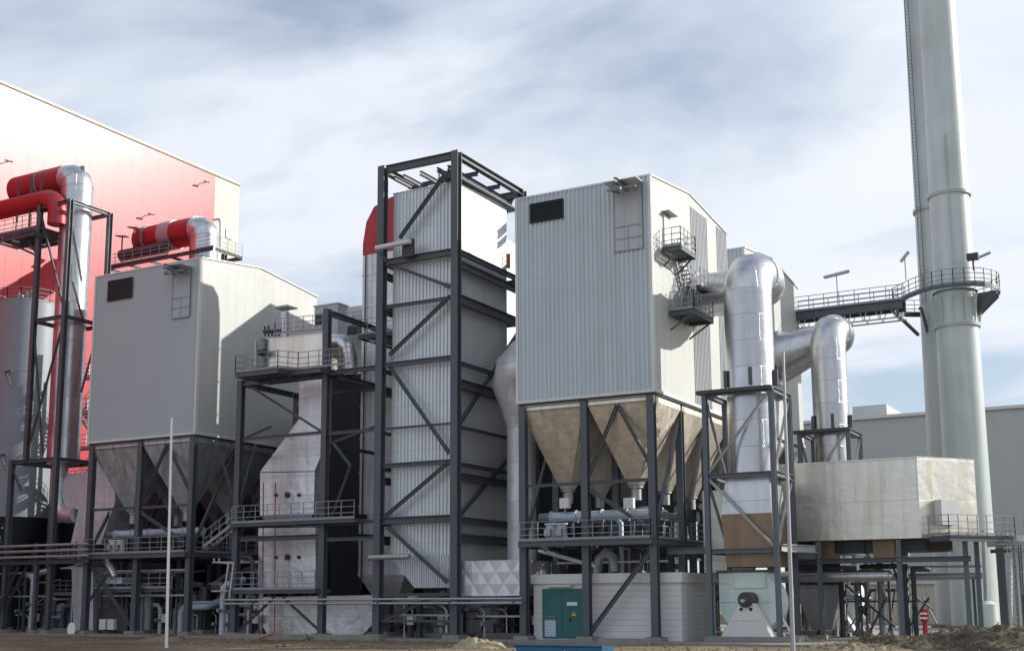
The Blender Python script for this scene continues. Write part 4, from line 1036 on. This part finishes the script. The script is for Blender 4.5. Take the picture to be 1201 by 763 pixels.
M().obox((bx1-.8, 92.6, bz-.7), (CB[0]-1.5, CB[1]-1.4, bz-1.9), .2, .2).build('end_bracket', 'steel_dark', T)
for px_ in (908, 925):
    c = W(px_,430,Y=91.5); part_col(T, c.x, 92.65, .3, bz-.7, .2)
part_beam(T, (bx0-2.5, 92.6, bz-1.3), (bx0+1.2, 92.6, bz-1.3), .4, .4)
def flood(px0, px1, py, base, Y, ang, label):
    c = W((px0+px1)/2, py, Y=Y); b_ = W((px0+px1)/2, base, Y=Y)
    t = thing('floodlight', label, 'floodlight', (c.x, Y, bz), 'floodlights on the bridge and platform')
    M().tube([(c.x, Y, b_.z), (c.x, Y, c.z)], .04, 8).build('post', 'galvanised', t)
    h = (W(px1,py,Y=Y).x-W(px0,py,Y=Y).x)/2
    M().obox(c+Vector((-h,0,-ang)), c+Vector((h,0,ang)), .4, .13).build('lamp_head', 'galvanised', t)
    M().obox(c+Vector((-h*.9,0,-ang*.9-.09)), c+Vector((h*.9,0,ang*.9-.09)), .3, .04).build('diffuser', 'white_paint', t)
flood(966, 996, 321.5, 360, 92.0, .12, 'twin floodlight on a thin post halfway along the walkway bridge')
flood(1056, 1066, 301, 328, 92.6, .35, 'tilted floodlight on a post at the left edge of the chimney platform')

# ------------------------------------------------------------------ container building, blue skip, poles
T = thing('switch_room', 'low white ribbed switch room with green door under the nearest filter house', 'hut', (-30, 63.6, 0))
x0 = W(626,700,Y=63.5).x; x1 = -24.7; yw = 63.5; zt = W(640,684,Y=yw).z; zr_ = W(640,673,Y=yw).z
M().box(x0, x1, yw, yw+5.5, .12, zt).build('wall', 'container_white', T)
M().box(x0-.12, x1+.12, yw-.14, yw+5.6, zt+.002, zr_).build('roof', 'trim_light', T)
a = W(636,690,Y=yw-.05); b = W(684,752,Y=yw-.05)
D_ = M().box(a.x, b.x, yw-.07, yw-.004, .2, a.z).build('door', 'green_door', T)
M().box((a.x+b.x)/2-.01, (a.x+b.x)/2+.01, yw-.078, yw-.0705, .22, a.z-.03).build('door_seam', 'black_rubber', D_)
e1 = W(639,727,Y=yw-.08); e2 = W(652,751,Y=yw-.08); 
L_ = M().box(e1.x, e2.x, yw-.10, yw-.072, max(e2.z,.3), e1.z)
for i in range(7): L_.obox((e1.x+.03, yw-.115, .4+i*.17), (e2.x-.03, yw-.115, .4+i*.17), .04, .015, (0,.6,1))
L_.build('louvre', 'bluewhite', D_)
s1 = W(665,705.5,Y=yw-.08); s2 = W(677,709.5,Y=yw-.08); M().box(s1.x, s2.x, yw-.09, yw-.073, s2.z, s1.z).build('name_plate', 'white_paint', D_)
s = W(673,719,Y=yw-.08); M().prism([(s.x-.15, yw-.075, s.z-.12), (s.x+.15, yw-.075, s.z-.12), (s.x, yw-.075, s.z+.14)], (0,-.012,0)).build('warning_triangle', 'yellow_paint', D_)
M().prism([(s.x-.02, yw-.088, s.z-.07), (s.x+.03, yw-.088, s.z-.01), (s.x, yw-.088, s.z-.01), (s.x+.02, yw-.088, s.z+.06), (s.x-.03, yw-.088, s.z), (s.x, yw-.088, s.z)], (0,-.004,0)).build('bolt_symbol', 'black_rubber', D_)
M().box((a.x+b.x)/2-.9, (a.x+b.x)/2+.7, yw-.4, yw-.1, a.z+.12, a.z+.2).build('door_canopy', 'trim_light', T)
M().tube([(b.x-.8, yw-.12, 1.15), (b.x-.8, yw-.12, 1.35)], .03, 8).build('handle', 'black_rubber', D_)

p = W(606,756,Y=51); q = W(704,755.5,Y=51)
T = thing('blue_trough', 'long low blue steel trough lying on the ground in front of the switch room', 'trough', ((p.x+q.x)/2, 51, 0))
m = M().prism([(p.x, 51, 0), (q.x, 51, 0), (q.x+.12, 51, p.z), (p.x-.1, 51, p.z)], (0,1.3,0)); m.build('body', 'blue_paint', T)
M().tube([(p.x-.15, 50.95, p.z+.02), (q.x+.15, 50.95, p.z+.02)], .06, 8).build('rim', 'blue_paint', T)

# poles
b_ = W(195.5,763,Y=47); t_ = W(201.5,490,Y=47)
T = thing('pole', 'slim white pole standing in front of the left filter house', 'pole', (b_.x, 47, 0), 'slim poles in the foreground')
m = M().tube([(b_.x-.03, 47, 0), t_], 1, 14, rs=[.085, .06]); m.build('shaft', 'white_paint', T); M().tube([(b_.x-.03, 47, 0), (b_.x-.03, 47, .06)], .2, 12).build('base', 'concrete', T)
b_ = W(930,763,Y=55); t_ = W(918.5,412,Y=55)
T = thing('pole', 'slim grey metal pole standing in front of the big round duct', 'pole', (b_.x, 55, 0), 'slim poles in the foreground')
m = M().tube([(b_.x, 55, 0), t_], 1, 14, rs=[.11, .06]); m.build('shaft', 'galvanised', T); M().tube([(b_.x, 55, 0), (b_.x, 55, .06)], .22, 12).build('base', 'concrete', T)
c = Vector((-14.8, 72.5, 0)); c = W(1085,735,Y=71.0)
T = thing('fire_hydrant', 'small red hydrant with two white bands beyond the dirt heap', 'hydrant', (c.x, 71, 0))
M().tube([(c.x, 71, 0), (c.x, 71, 1.1)], .13, 14).build('barrel', 'red_paint', T)
M().tube([(c.x, 71, 1.1), (c.x, 71, 1.8)], .22, 16).build('hose_drum', 'red_paint', T)
for z in (1.3, 1.55): M().box(c.x-.2, c.x+.2, 70.70, 70.77, z-.05, z+.05).build('band', 'white_paint', T)

# earth heaps
c = W(1160,740,Y=62); mound(c.x, 62, 4.4, 3.0, 1.25, 'big scrubby dirt heap at lower right corner', 11, 420, mat='dark_soil')
c = W(1055,748,Y=60); mound(c.x, 60.5, 3.2, 2.0, .70, 'low scrubby dirt heap below the lagged box', 5, 260, mat='dark_soil')
c = W(1010,757,Y=58); mound(c.x-.5, 58.5, 3.0, 1.6, .35, 'flat rubble heap right of the grey pole', 23, 80)
c = W(556,757,Y=54); mound(c.x, 54.5, 1.5, 1.2, .62, 'pale sandy heap at the foot of the tower', 31, 0, mat='sand')
c = W(185,757,Y=56); mound(c.x, 56.5, 2.0, 1.2, .35, 'small sandy heap at the foot of the white pole', 41, 30)
T = thing('plank_pile', 'few broken planks with orange tape beside the access frame foot', 'planks', (W(312,757,Y=58).x, 58, 0))
for i in range(6):
    c = W(308+i*1.6,758,Y=58); a = rnd.uniform(-.5,.5)
    M().obox((c.x-.6, 58+rnd.uniform(-.3,.3), .08+i*.05), (c.x+.5, 58.3+a, .2+i*.06+rnd.random()*.2), .16, .04).build('plank', 'concrete' if i % 3 else 'orange_paint', T)

rb = M(); gr = M(); rr = random.Random(99)
for i in range(2600):
    y = rr.uniform(50, 61.1); x = rr.uniform(-66, -6); r = rr.choice((.02,.03,.03,.04,.06,.10))*rr.uniform(.7,1.3)
    if nz.noise(Vector((x*.35, y*.5, 3))) < -.05 and rr.random() < .8: continue
    v = [Vector((x, y, r*.3))+Vector((a, b, c)).normalized()*r*rr.uniform(.7,1.2) for a, b, c in ((1,0,0),(0,1,0),(-1,0,0),(0,-1,0),(0,0,1),(.3,.2,-1))]
    rb.add(v, [(0,1,4),(1,2,4),(2,3,4),(3,0,4),(1,0,5),(2,1,5),(3,2,5),(0,3,5)])
o = rb.build('loose_stones', 'dirt'); tag(o, 'loose grey stones scattered over the bare ground in front of the plant', 'stones'); o['kind'] = 'stuff'
for i in range(900):
    y = rr.uniform(54, 61.1); x = rr.uniform(-62, -8)
    if nz.noise(Vector((x*.25, y*.4, 9))) < .12: continue
    for k in range(5):
        a = rr.uniform(0, 6.28); L = rr.uniform(.08,.28); d = Vector((math.cos(a)*.4, math.sin(a)*.4, 1)).normalized(); sd2 = Vector((-d.y, d.x, 0)).normalized()*.012
        p = Vector((x+rr.uniform(-.1,.1), y, -.01)); gr.add([p-sd2, p+sd2, p+d*L], [(0,1,2)])
o = gr.build('dry_weeds', 'scrub'); tag(o, 'sparse dry weeds along the edge of the concrete pad', 'weeds'); o['kind'] = 'stuff'
for i, (x0_, x1_) in enumerate(((-54.5,-48.5), (-47.8,-43.0), (-28.5,-25.5))):
    k = M().box(x0_, x1_, 60.75, 61.05, 0, .34)
    T = thing('kerb_beam', ('long low concrete beam in front of the access decks', 'concrete beam in front of the tower and trough', 'short concrete beam in front of the switch room')[i], 'concrete beam', ((x0_+x1_)/2, 60.9, 0), 'concrete beams along the pad')
    k.build('beam_body', 'concrete', T)
# ------------------------------------------------------------------ machinery in the shade under the boxes
def conveyor(x0, x1, y, z, r, label, mat='bluewhite', hang=(.5,)):
    T = thing('screw_conveyor', label, 'conveyor', ((x0+x1)/2, y, z), 'screw conveyors under the hoppers')
    m = M().tube([(x0, y, z), (x1, y, z)], r, 16)
    m.build('trough', mat, T)
    n = int((x1-x0)/1.5)
    for i in range(n+1): x = x0+(x1-x0)*i/n; M().tube([(x-.04, y, z), (x+.04, y, z)], r+.09, 16).build('flange', mat, T)
    M().tube([(x0-.8, y, z), (x0-.05, y, z)], r*.9, 14).build('motor', 'grey_machine', T)
    for i in range(3): x = x0+(x1-x0)*(.2+.3*i); M().obox((x, y, z-r-.8), (x, y, z-r), .12, .12).build('support', 'steel_dark', T)
conveyor(-33.2, -26.6, 64.6, 7.25, .28, 'pale screw conveyor under the front hoppers of the nearest filter house')
conveyor(-33.2, -26.6, 69.0, 7.25, .28, 'pale screw conveyor further back under the nearest filter house', 'grey_machine')
conveyor(-69.5, -61.0, 64.6, 7.3, .26, 'pale screw conveyor under the front hoppers of the left filter house')
def drums(xs, y, z, label, mat='bluewhite'):
    T = thing('rotary_valve', label, 'valve', (xs[0], y, z), 'valve sets on the decks')
    for x in xs:
        M().tube([(x, y, z), (x, y, z+.9)], .3, 16).tube([(x, y, z+.9), (x, y, z+1.0)], .38, 16).build('body', mat, T)
        M().box(x-.2, x+.2, y-.5, y-.25, z+.25, z+.65).build('gearbox', 'galvanised', T)
drums([W(645,610,Y=63.3).x, W(658,610,Y=63.3).x], 63.4, 5.8, 'two pale blue rotary valves at left end of the deck under the nearest filter house')
drums([W(132,630,Y=63.3).x, W(141,630,Y=63.3).x], 63.4, 5.8, 'two pale rotary valves on the deck under the left filter house', 'trim_light')
for px_ in (665, 740):
    c = W(px_,590,Y=64.4)
    T = thing('sample_box', 'small white junction box below the %s hopper outlet of the nearest filter house' % ('left' if px_ == 665 else 'right'), 'box', c)
    M().box(c.x-.3, c.x+.3, 64.0, 64.3, c.z-.3, c.z+.3).build('housing', 'white_paint', T); M().tube([(c.x, 64.15, c.z-.6), (c.x, 64.15, c.z-.3)], .05, 8).build('gland', 'galvanised', T)
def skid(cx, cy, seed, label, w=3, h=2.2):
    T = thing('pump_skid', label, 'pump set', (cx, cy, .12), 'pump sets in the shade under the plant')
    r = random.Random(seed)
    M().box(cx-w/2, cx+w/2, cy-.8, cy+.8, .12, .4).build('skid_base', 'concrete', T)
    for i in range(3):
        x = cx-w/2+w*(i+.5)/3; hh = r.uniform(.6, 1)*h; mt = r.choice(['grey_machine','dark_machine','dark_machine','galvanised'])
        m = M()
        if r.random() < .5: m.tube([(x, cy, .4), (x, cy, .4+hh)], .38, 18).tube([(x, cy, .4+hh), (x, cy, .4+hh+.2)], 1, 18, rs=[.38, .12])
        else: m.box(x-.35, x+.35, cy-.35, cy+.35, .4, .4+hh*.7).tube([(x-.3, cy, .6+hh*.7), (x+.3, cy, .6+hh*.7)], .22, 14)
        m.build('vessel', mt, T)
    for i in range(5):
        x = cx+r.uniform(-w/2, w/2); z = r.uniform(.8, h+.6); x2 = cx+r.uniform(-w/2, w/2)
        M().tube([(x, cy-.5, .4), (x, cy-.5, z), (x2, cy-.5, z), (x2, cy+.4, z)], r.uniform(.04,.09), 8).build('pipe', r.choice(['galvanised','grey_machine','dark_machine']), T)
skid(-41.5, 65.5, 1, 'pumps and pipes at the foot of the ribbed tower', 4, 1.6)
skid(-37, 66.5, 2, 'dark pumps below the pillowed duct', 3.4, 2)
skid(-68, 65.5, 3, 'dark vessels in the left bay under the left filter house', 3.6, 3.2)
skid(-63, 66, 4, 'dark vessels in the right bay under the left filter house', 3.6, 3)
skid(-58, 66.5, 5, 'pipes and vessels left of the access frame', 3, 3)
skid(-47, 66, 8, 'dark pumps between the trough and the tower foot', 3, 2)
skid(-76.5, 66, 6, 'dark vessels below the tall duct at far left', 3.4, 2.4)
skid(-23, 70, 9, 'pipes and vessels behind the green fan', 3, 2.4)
# pale chute on the left frame's lower deck
T = thing('ash_chute', 'pale bent chute with small tray under the left filter house deck', 'chute', W(128,665,Y=64))
M().tube([W(124,655,Y=63.6), W(128,660,Y=63.6), W(136,676,Y=63.6)], .34, 14).build('bend', 'alu_round', T)
a = W(122,677,Y=63.5); b = W(144,684,Y=63.5); M().box(a.x, b.x, 63.4, 64.4, b.z, a.z).build('tray', 'bluewhite', T)
M().obox((a.x+.3, 63.9, .2), (a.x+.3, 63.9, b.z), .1, .1).build('leg', 'steel_dark', T)
T = thing('control_cabinet', 'small grey control cabinets on a rail under the left filter house', 'cabinet', W(128,735,Y=63.6))
for px_ in (121, 131): c = W(px_,732,Y=63.6); M().box(c.x-.32, c.x+.32, 63.5, 63.8, c.z-.35, c.z+.4).build('cabinet', 'trim_light', T)
c = W(126,720,Y=63.6); M().box(c.x-1.3, c.x+1.8, 63.82, 63.9, .3, 1.9).build('backboard', 'dark_machine', T)
m = M(); 
T = thing('lower_walkway', 'low dark walkway with thin rail in the left bay under the left filter house', 'walkway', (-67, 63.6, 2.9))
deck(T, -70.1, -62.5, 63.3, 64.6, 3.3, .2); railing(T, [(-70.1, 63.3, 3.3), (-62.5, 63.3, 3.3)])
for x in (-70.0, -67.5, -65.0, -62.6): M().obox((x, 64, .12), (x, 64, 3.1), .12, .12).build('leg', 'steel_dark', T)
c = W(84,737,Y=61.9)
T = thing('white_disc', 'small bright white oval sign leaning at the foot of the lagged casing', 'sign', (c.x, 61.9, 0))
m = M().tube([c, c+Vector((.02,-.05,0))], 1, 20, rs=[.3,.3]); m2 = M(); 
for v in m.v: v.z = c.z+(v.z-c.z)*1.6
m.build('disc', 'white_paint', T); M().obox((c.x+.1, 62, .12), (c.x+.1, 62, c.z), .05, .05).build('stake', 'galvanised', T)
# bent pipes in the middle deck gap of the main frame
T = thing('vapour_pipe', 'pale arched pipe in the gap above the switch room roof', 'pipe', (-30, 66, 4))
a = W(700,668,Y=66); 
M().tube([W(700,672,Y=66), W(703,655,Y=66), W(711,648,Y=66), W(719,654,Y=66), W(721,670,Y=66)], .3, 14).build('arch', 'galvanised', T)
M().tube([W(632,645,Y=65.5), W(700,664,Y=65.5)], .12, 10).build('sloping_pipe', 'white_paint', T); 

def piping(x0, x1, y0, y1, zmax, n, seed, label, avoid=None):
    r = random.Random(seed); T = thing('pipework', label, 'pipes', ((x0+x1)/2, (y0+y1)/2, .1), 'process pipework in the shade')
    for i in range(n):
        x = r.uniform(x0, x1); y = r.uniform(y0, y1); z = r.uniform(1.2, zmax); x2 = min(x1, max(x0, x+r.uniform(-4, 4))); q = r.choice((.05,.07,.1,.15,.22))
        M().tube([(x, y, .1), (x, y, z-.3), (x+(.3 if x2 > x else -.3), y, z), (x2, y, z), (x2, y+.3, z), (x2, y+1.5, z+r.uniform(0,.8))], q, 10).build('pipe', r.choice(['galvanised','alu_pale','bluewhite','grey_machine','dark_machine','steel_dark']), T)
        if i % 3 == 0: M().tube([(x, y, z*.5-.09), (x, y, z*.5+.09)], q+.12, 12).tube([(x, y-.12-q, z*.5), (x, y-.3-q, z*.5)], .14, 10).build('valve', 'grey_machine', T)
        if i % 4 == 0: M().box(x+.3, x+.75, y-.2, y, .9, 1.5).build('junction_box', 'trim_light', T)
    for k in range(2):
        z = zmax*(.55+.35*k); m = M().box(x0, x1, y0-.05, y0+.25, z, z+.02).box(x0, x1, y0-.05, y0-.03, z+.021, z+.12); m.build('cable_tray', 'galvanised', T)
    return T
piping(-69.5, -61, 63.6, 70, 5.0, 16, 61, 'pipes, trays and valves at ground level under the left filter house')
piping(-59, -56.2, 63.6, 70, 5.5, 7, 62, 'narrow group of upright pipes left of the access decks')
piping(-43.6, -39.6, 63.6, 69, 2.6, 8, 63, 'low pipes and trays below the hopper of the ribbed tower')
piping(-38, -34.8, 64, 69, 2.5, 6, 64, 'low pipes below the pillowed duct')
piping(-81, -74.5, 63.4, 68, 5.0, 9, 65, 'pipes and trays under the tall duct and silo at far left')
piping(-33.6, -26.4, 66, 71, 8.2, 14, 66, 'pipes rising above the switch room roof under the nearest hoppers')
# service hall closing the back of the plant in the shade
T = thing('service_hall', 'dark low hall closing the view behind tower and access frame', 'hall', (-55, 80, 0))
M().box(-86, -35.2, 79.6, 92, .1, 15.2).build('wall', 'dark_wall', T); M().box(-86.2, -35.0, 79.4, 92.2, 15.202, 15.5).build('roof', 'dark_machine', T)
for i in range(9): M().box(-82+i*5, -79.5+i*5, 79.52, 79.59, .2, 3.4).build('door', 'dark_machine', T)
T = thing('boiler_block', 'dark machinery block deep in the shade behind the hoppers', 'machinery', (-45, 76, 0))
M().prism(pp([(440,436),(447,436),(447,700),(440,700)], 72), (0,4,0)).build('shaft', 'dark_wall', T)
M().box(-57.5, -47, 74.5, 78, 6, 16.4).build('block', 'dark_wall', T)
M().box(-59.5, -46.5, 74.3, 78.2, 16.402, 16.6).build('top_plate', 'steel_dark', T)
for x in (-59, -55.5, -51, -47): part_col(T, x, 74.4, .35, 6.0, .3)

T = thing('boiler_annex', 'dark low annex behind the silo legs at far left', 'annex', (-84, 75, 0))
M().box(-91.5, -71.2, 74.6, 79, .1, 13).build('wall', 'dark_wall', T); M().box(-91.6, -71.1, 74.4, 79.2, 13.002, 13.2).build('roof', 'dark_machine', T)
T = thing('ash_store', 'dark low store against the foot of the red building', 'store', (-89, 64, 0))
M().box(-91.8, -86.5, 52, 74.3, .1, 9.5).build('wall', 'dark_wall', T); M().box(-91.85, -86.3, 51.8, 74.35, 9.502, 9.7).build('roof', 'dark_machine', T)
T = thing('shadow_tower', 'unseen shadow-casting tower hidden right behind the tall framed tower', 'tower', (-47.5, 79.5, 0))
M().prism([(-51, 77.8, .1), (-51, 77.8, 30.4), (-51, 87, 29.3), (-51, 87, .1)], (6.3, 0, 0)).build('wall', 'clad_tower', T)  # unseen; added and sized to cast the shadow on the left filter house
# gap between tower and main house: small platforms up high
T = thing('gap_platform', 'railed platforms in the narrow gap between the tall tower and nearest filter house', 'platform', (-37.5, 71, 20))
for z_ in (W(600,336,Y=71.5).z, W(600,300,Y=71.5).z):
    deck(T, -38.6, -36.0, 71.5, 74, z_, .3)
railing(T, [(-38.6, 71.5, W(600,300,Y=71.5).z), (-36.6, 71.5, W(600,300,Y=71.5).z)], 1.1, .6)
for x in (-38.3, -36.4): part_col(T, x, 72.6, .35, 28.5, .3)
part_beam(T, (-38.7, 72.5, W(600,250,Y=72.5).z), (-34.6, 72.5, W(600,250,Y=72.5).z), .3, .5); part_beam(T, (-38.7, 72.5, W(600,262,Y=72.5).z), (-34.6, 72.5, W(600,262,Y=72.5).z), .3, .3)
part_brace(T, W(592,253,Y=71.4), W(606,222,Y=71.4), .16)
c = W(596,306,Y=71.9); M().tube([(c.x, 71.9, c.z-.5), (c.x, 71.9, c.z+.5)], .16, 12).build('orange_buoy', 'orange_paint', T)

# extra pipework by the chimney foot at the right edge
T = thing('pipe_rack', 'silver pipe on dark purple-grey posts at the right edge', 'pipe rack', (-9, 74, 0))
a = W(1158,635,Y=75); M().tube([a, (a.x+8, 75, a.z)], .32, 18).build('pipe', 'alu_round', T)
M().tube([a+Vector((0,1,-.5)), (a.x+8, 76, a.z-.5)], .12, 10).build('lower_pipe', 'dark_machine', T)
for px_, w, mt in ((1176,.4,'steel_dark'), (1192,.16,'grey_machine'), (1199,.2,'steel_dark')):
    x = W(px_,690,Y=75.2).x; part_col(T, x, 75.2, .35, a.z-.35, w, mt)
M().tube([W(1184,655,Y=76), W(1184,735,Y=76)], .16, 12).build('green_pipe', 'mint_paint', T)
M().tube([W(1198,655,Y=77), W(1198,735,Y=77)], .2, 12).build('green_pipe', 'mint_paint', T)
T = thing('storage_drum', 'upright pale tank beside the ladder at the foot of the chimneys', 'tank', W(1155,740,Y=80))
c = W(1157,708,Y=80); M().tube([(c.x, 80, .12), (c.x, 80, c.z)], .62, 22).tube([(c.x, 80, c.z), (c.x, 80, c.z+.2)], 1, 22, rs=[.62,.3]).build('shell', 'mint_paint', T)
M().tube([(c.x, 80, c.z+.2), (c.x+.1, 80, c.z+4.5)], .12, 10).build('pipe', 'galvanised', T)
M().tube([(c.x-.35, 80.4, c.z+.2), (c.x-.3, 80.4, c.z+5.5)], .1, 10).build('vent_pipe', 'galvanised', T)

# ------------------------------------------------------------------ buildings beyond
T = thing('grey_hall', 'long plain grey hall far behind the chimneys at right', 'hall', (-10, 140, 0))
xa = W(996,520,Y=140).x-6; zt = W(1200,478,Y=140).z
M().box(xa, 40, 140, 190, 0, zt).build('wall', 'clad_far', T); M().box(xa-.3, 40.3, 139.7, 190.3, zt+.003, zt+.35).build('roof', 'trim_light', T)
b = W(1040,483,Y=150); M().box(W(1000,483,Y=150).x, b.x, 150, 170, zt+.36, b.z+1.0).build('roof_block', 'clad_far', T)
T = thing('low_store', 'pale low store seen through the legs below the lagged box', 'store', (-20, 118, 0))
M().box(-30, -12, 118, 124, 0, 3.6).build('wall', 'white_sheet', T); M().box(-30.2, -11.8, 117.8, 124.2, 3.602, 3.9).build('roof', 'trim_light', T)
XB = -92.0
yr0 = 36; ye = W(252,230,X=XB).y; yw_ = W(281,230,X=XB).y; zr_ = W(120,149,X=XB).z
T = thing('boiler_house', 'huge red sheet clad boiler house with cream end strip at left', 'building', (XB, 80, 0))
M().box(XB-45, XB, yr0, ye, 0, zr_).build('red_wall', 'red_sheet', T)
M().box(XB-45, XB-.02, ye+.003, yw_, 0, zr_).build('cream_wall', 'white_sheet', T)
M().box(XB-45.1, XB+.12, yr0, yw_+.1, zr_+.003, zr_+.28).build('parapet', 'white_sheet', T)
a = W(265,268,X=XB); b = W(272,281,X=XB)
f_ = M().box(XB-.015, XB+.1, a.y, b.y, b.z, a.z).build('window', 'trim_light', T); M().box(XB+.101, XB+.12, a.y+.25, b.y-.25, b.z+.25, a.z-.25).build('pane', 'clad_grey', f_)
for px_, py_ in ((240,214), (175,252), (8,190)):
    c = W(px_, py_, X=XB+.6); M().obox((XB, c.y, c.z), (XB+.9, c.y, c.z), .06, .06).obox((XB+.9, c.y-.4, c.z), (XB+.9, c.y+.4, c.z+.08), .2, .1).build('wall_lamp', 'dark_machine', T)

# ------------------------------------------------------------------ light, sky, camera
SUN_AZ, SUN_EL = 40, 25   # azimuth from +X towards +Y
sd = Vector((math.cos(R_(SUN_AZ))*math.cos(R_(SUN_EL)), math.sin(R_(SUN_AZ))*math.cos(R_(SUN_EL)), math.sin(R_(SUN_EL))))
sl = bpy.data.lights.new('sun', 'SUN'); sl.energy = 4.1; sl.angle = R_(.55); sl.color = (1, .95, .87)
so = bpy.data.objects.new('sun', sl); COL.objects.link(so); so.rotation_euler = sd.to_track_quat('Z', 'Y').to_euler(); so.location = (0, 0, 100)

w = bpy.data.worlds.new('World'); scene.world = w; w.use_nodes = True
n = w.node_tree.nodes; l = w.node_tree.links; bg = n['Background']
sky = n.new('ShaderNodeTexSky'); sky.sky_type = 'NISHITA'; sky.sun_disc = False
sky.sun_elevation = R_(SUN_EL); sky.sun_rotation = R_(90-SUN_AZ); sky.altitude = 50; sky.air_density = 1.0; sky.dust_density = 1.2; sky.ozone_density = 1.5
tc = n.new('ShaderNodeTexCoord'); sp = n.new('ShaderNodeSeparateXYZ'); l.new(tc.outputs['Generated'], sp.inputs[0])
zz = math_(n, l, 'ADD', math_(n, l, 'MAXIMUM', sp.outputs[2], 0.0), .16)
cb = n.new('ShaderNodeCombineXYZ'); l.new(math_(n, l, 'DIVIDE', sp.outputs[0], zz), cb.inputs[0]); l.new(math_(n, l, 'DIVIDE', sp.outputs[1], zz), cb.inputs[1])
mp = n.new('ShaderNodeMapping'); mp.inputs['Rotation'].default_value = (0, 0, R_(35)); mp.inputs['Scale'].default_value = (.75, 1.0, 1); mp.inputs['Location'].default_value = (3.1, 1.7, 0); l.new(cb.outputs[0], mp.inputs[0])
n1 = n.new('ShaderNodeTexNoise'); n1.inputs['Scale'].default_value = .95; n1.inputs['Detail'].default_value = 9; n1.inputs['Roughness'].default_value = .52; n1.inputs['Distortion'].default_value = .5; l.new(mp.outputs[0], n1.inputs['Vector'])
n2 = n.new('ShaderNodeTexNoise'); n2.inputs['Scale'].default_value = 2.4; n2.inputs['Detail'].default_value = 6; n2.inputs['Distortion'].default_value = .8; l.new(mp.outputs[0], n2.inputs['Vector'])
k = math_(n, l, 'ADD', math_(n, l, 'MULTIPLY', n1.outputs['Fac'], .68), math_(n, l, 'MULTIPLY', n2.outputs['Fac'], .32))
mk = ramp(n, l, k, [(.42, (.32,.32,.32)), (.49, (.68,.68,.68)), (.56, (1,1,1))])
cl = ramp(n, l, n1.outputs['Fac'], [(.35, (5.2,5.9,7.0)), (.7, (6.6,6.9,7.5))])
cl.node.color_ramp.elements[0].color = (.52,.59,.70,1); cl.node.color_ramp.elements[1].color = (.71,.735,.785,1)
clx = mix(n, l, 1.0, cl, (10., 10., 10.), 'MULTIPLY')
l.new(mix(n, l, mk, sky.outputs[0], clx), bg.inputs[0]); bg.inputs[1].default_value = .1

cam = bpy.data.cameras.new('camera'); co = bpy.data.objects.new('camera', cam); COL.objects.link(co)
cam.sensor_width = 36; cam.lens = 36*FPX/PWID; cam.shift_x = -(CXP-PWID/2)/PWID; cam.shift_y = (CYP-PHEI/2)/PWID; cam.clip_end = 5000
rot = Matrix((_R, _U, -_F)).transposed(); co.rotation_euler = rot.to_euler(); co.location = (0, 0, EYE)
scene.camera = co
scene.view_settings.view_transform = 'Standard'; scene.view_settings.look = 'None'; scene.view_settings.gamma = 1; scene.view_settings.exposure = .4
scene.render.resolution_x = 1024; scene.render.resolution_y = 650
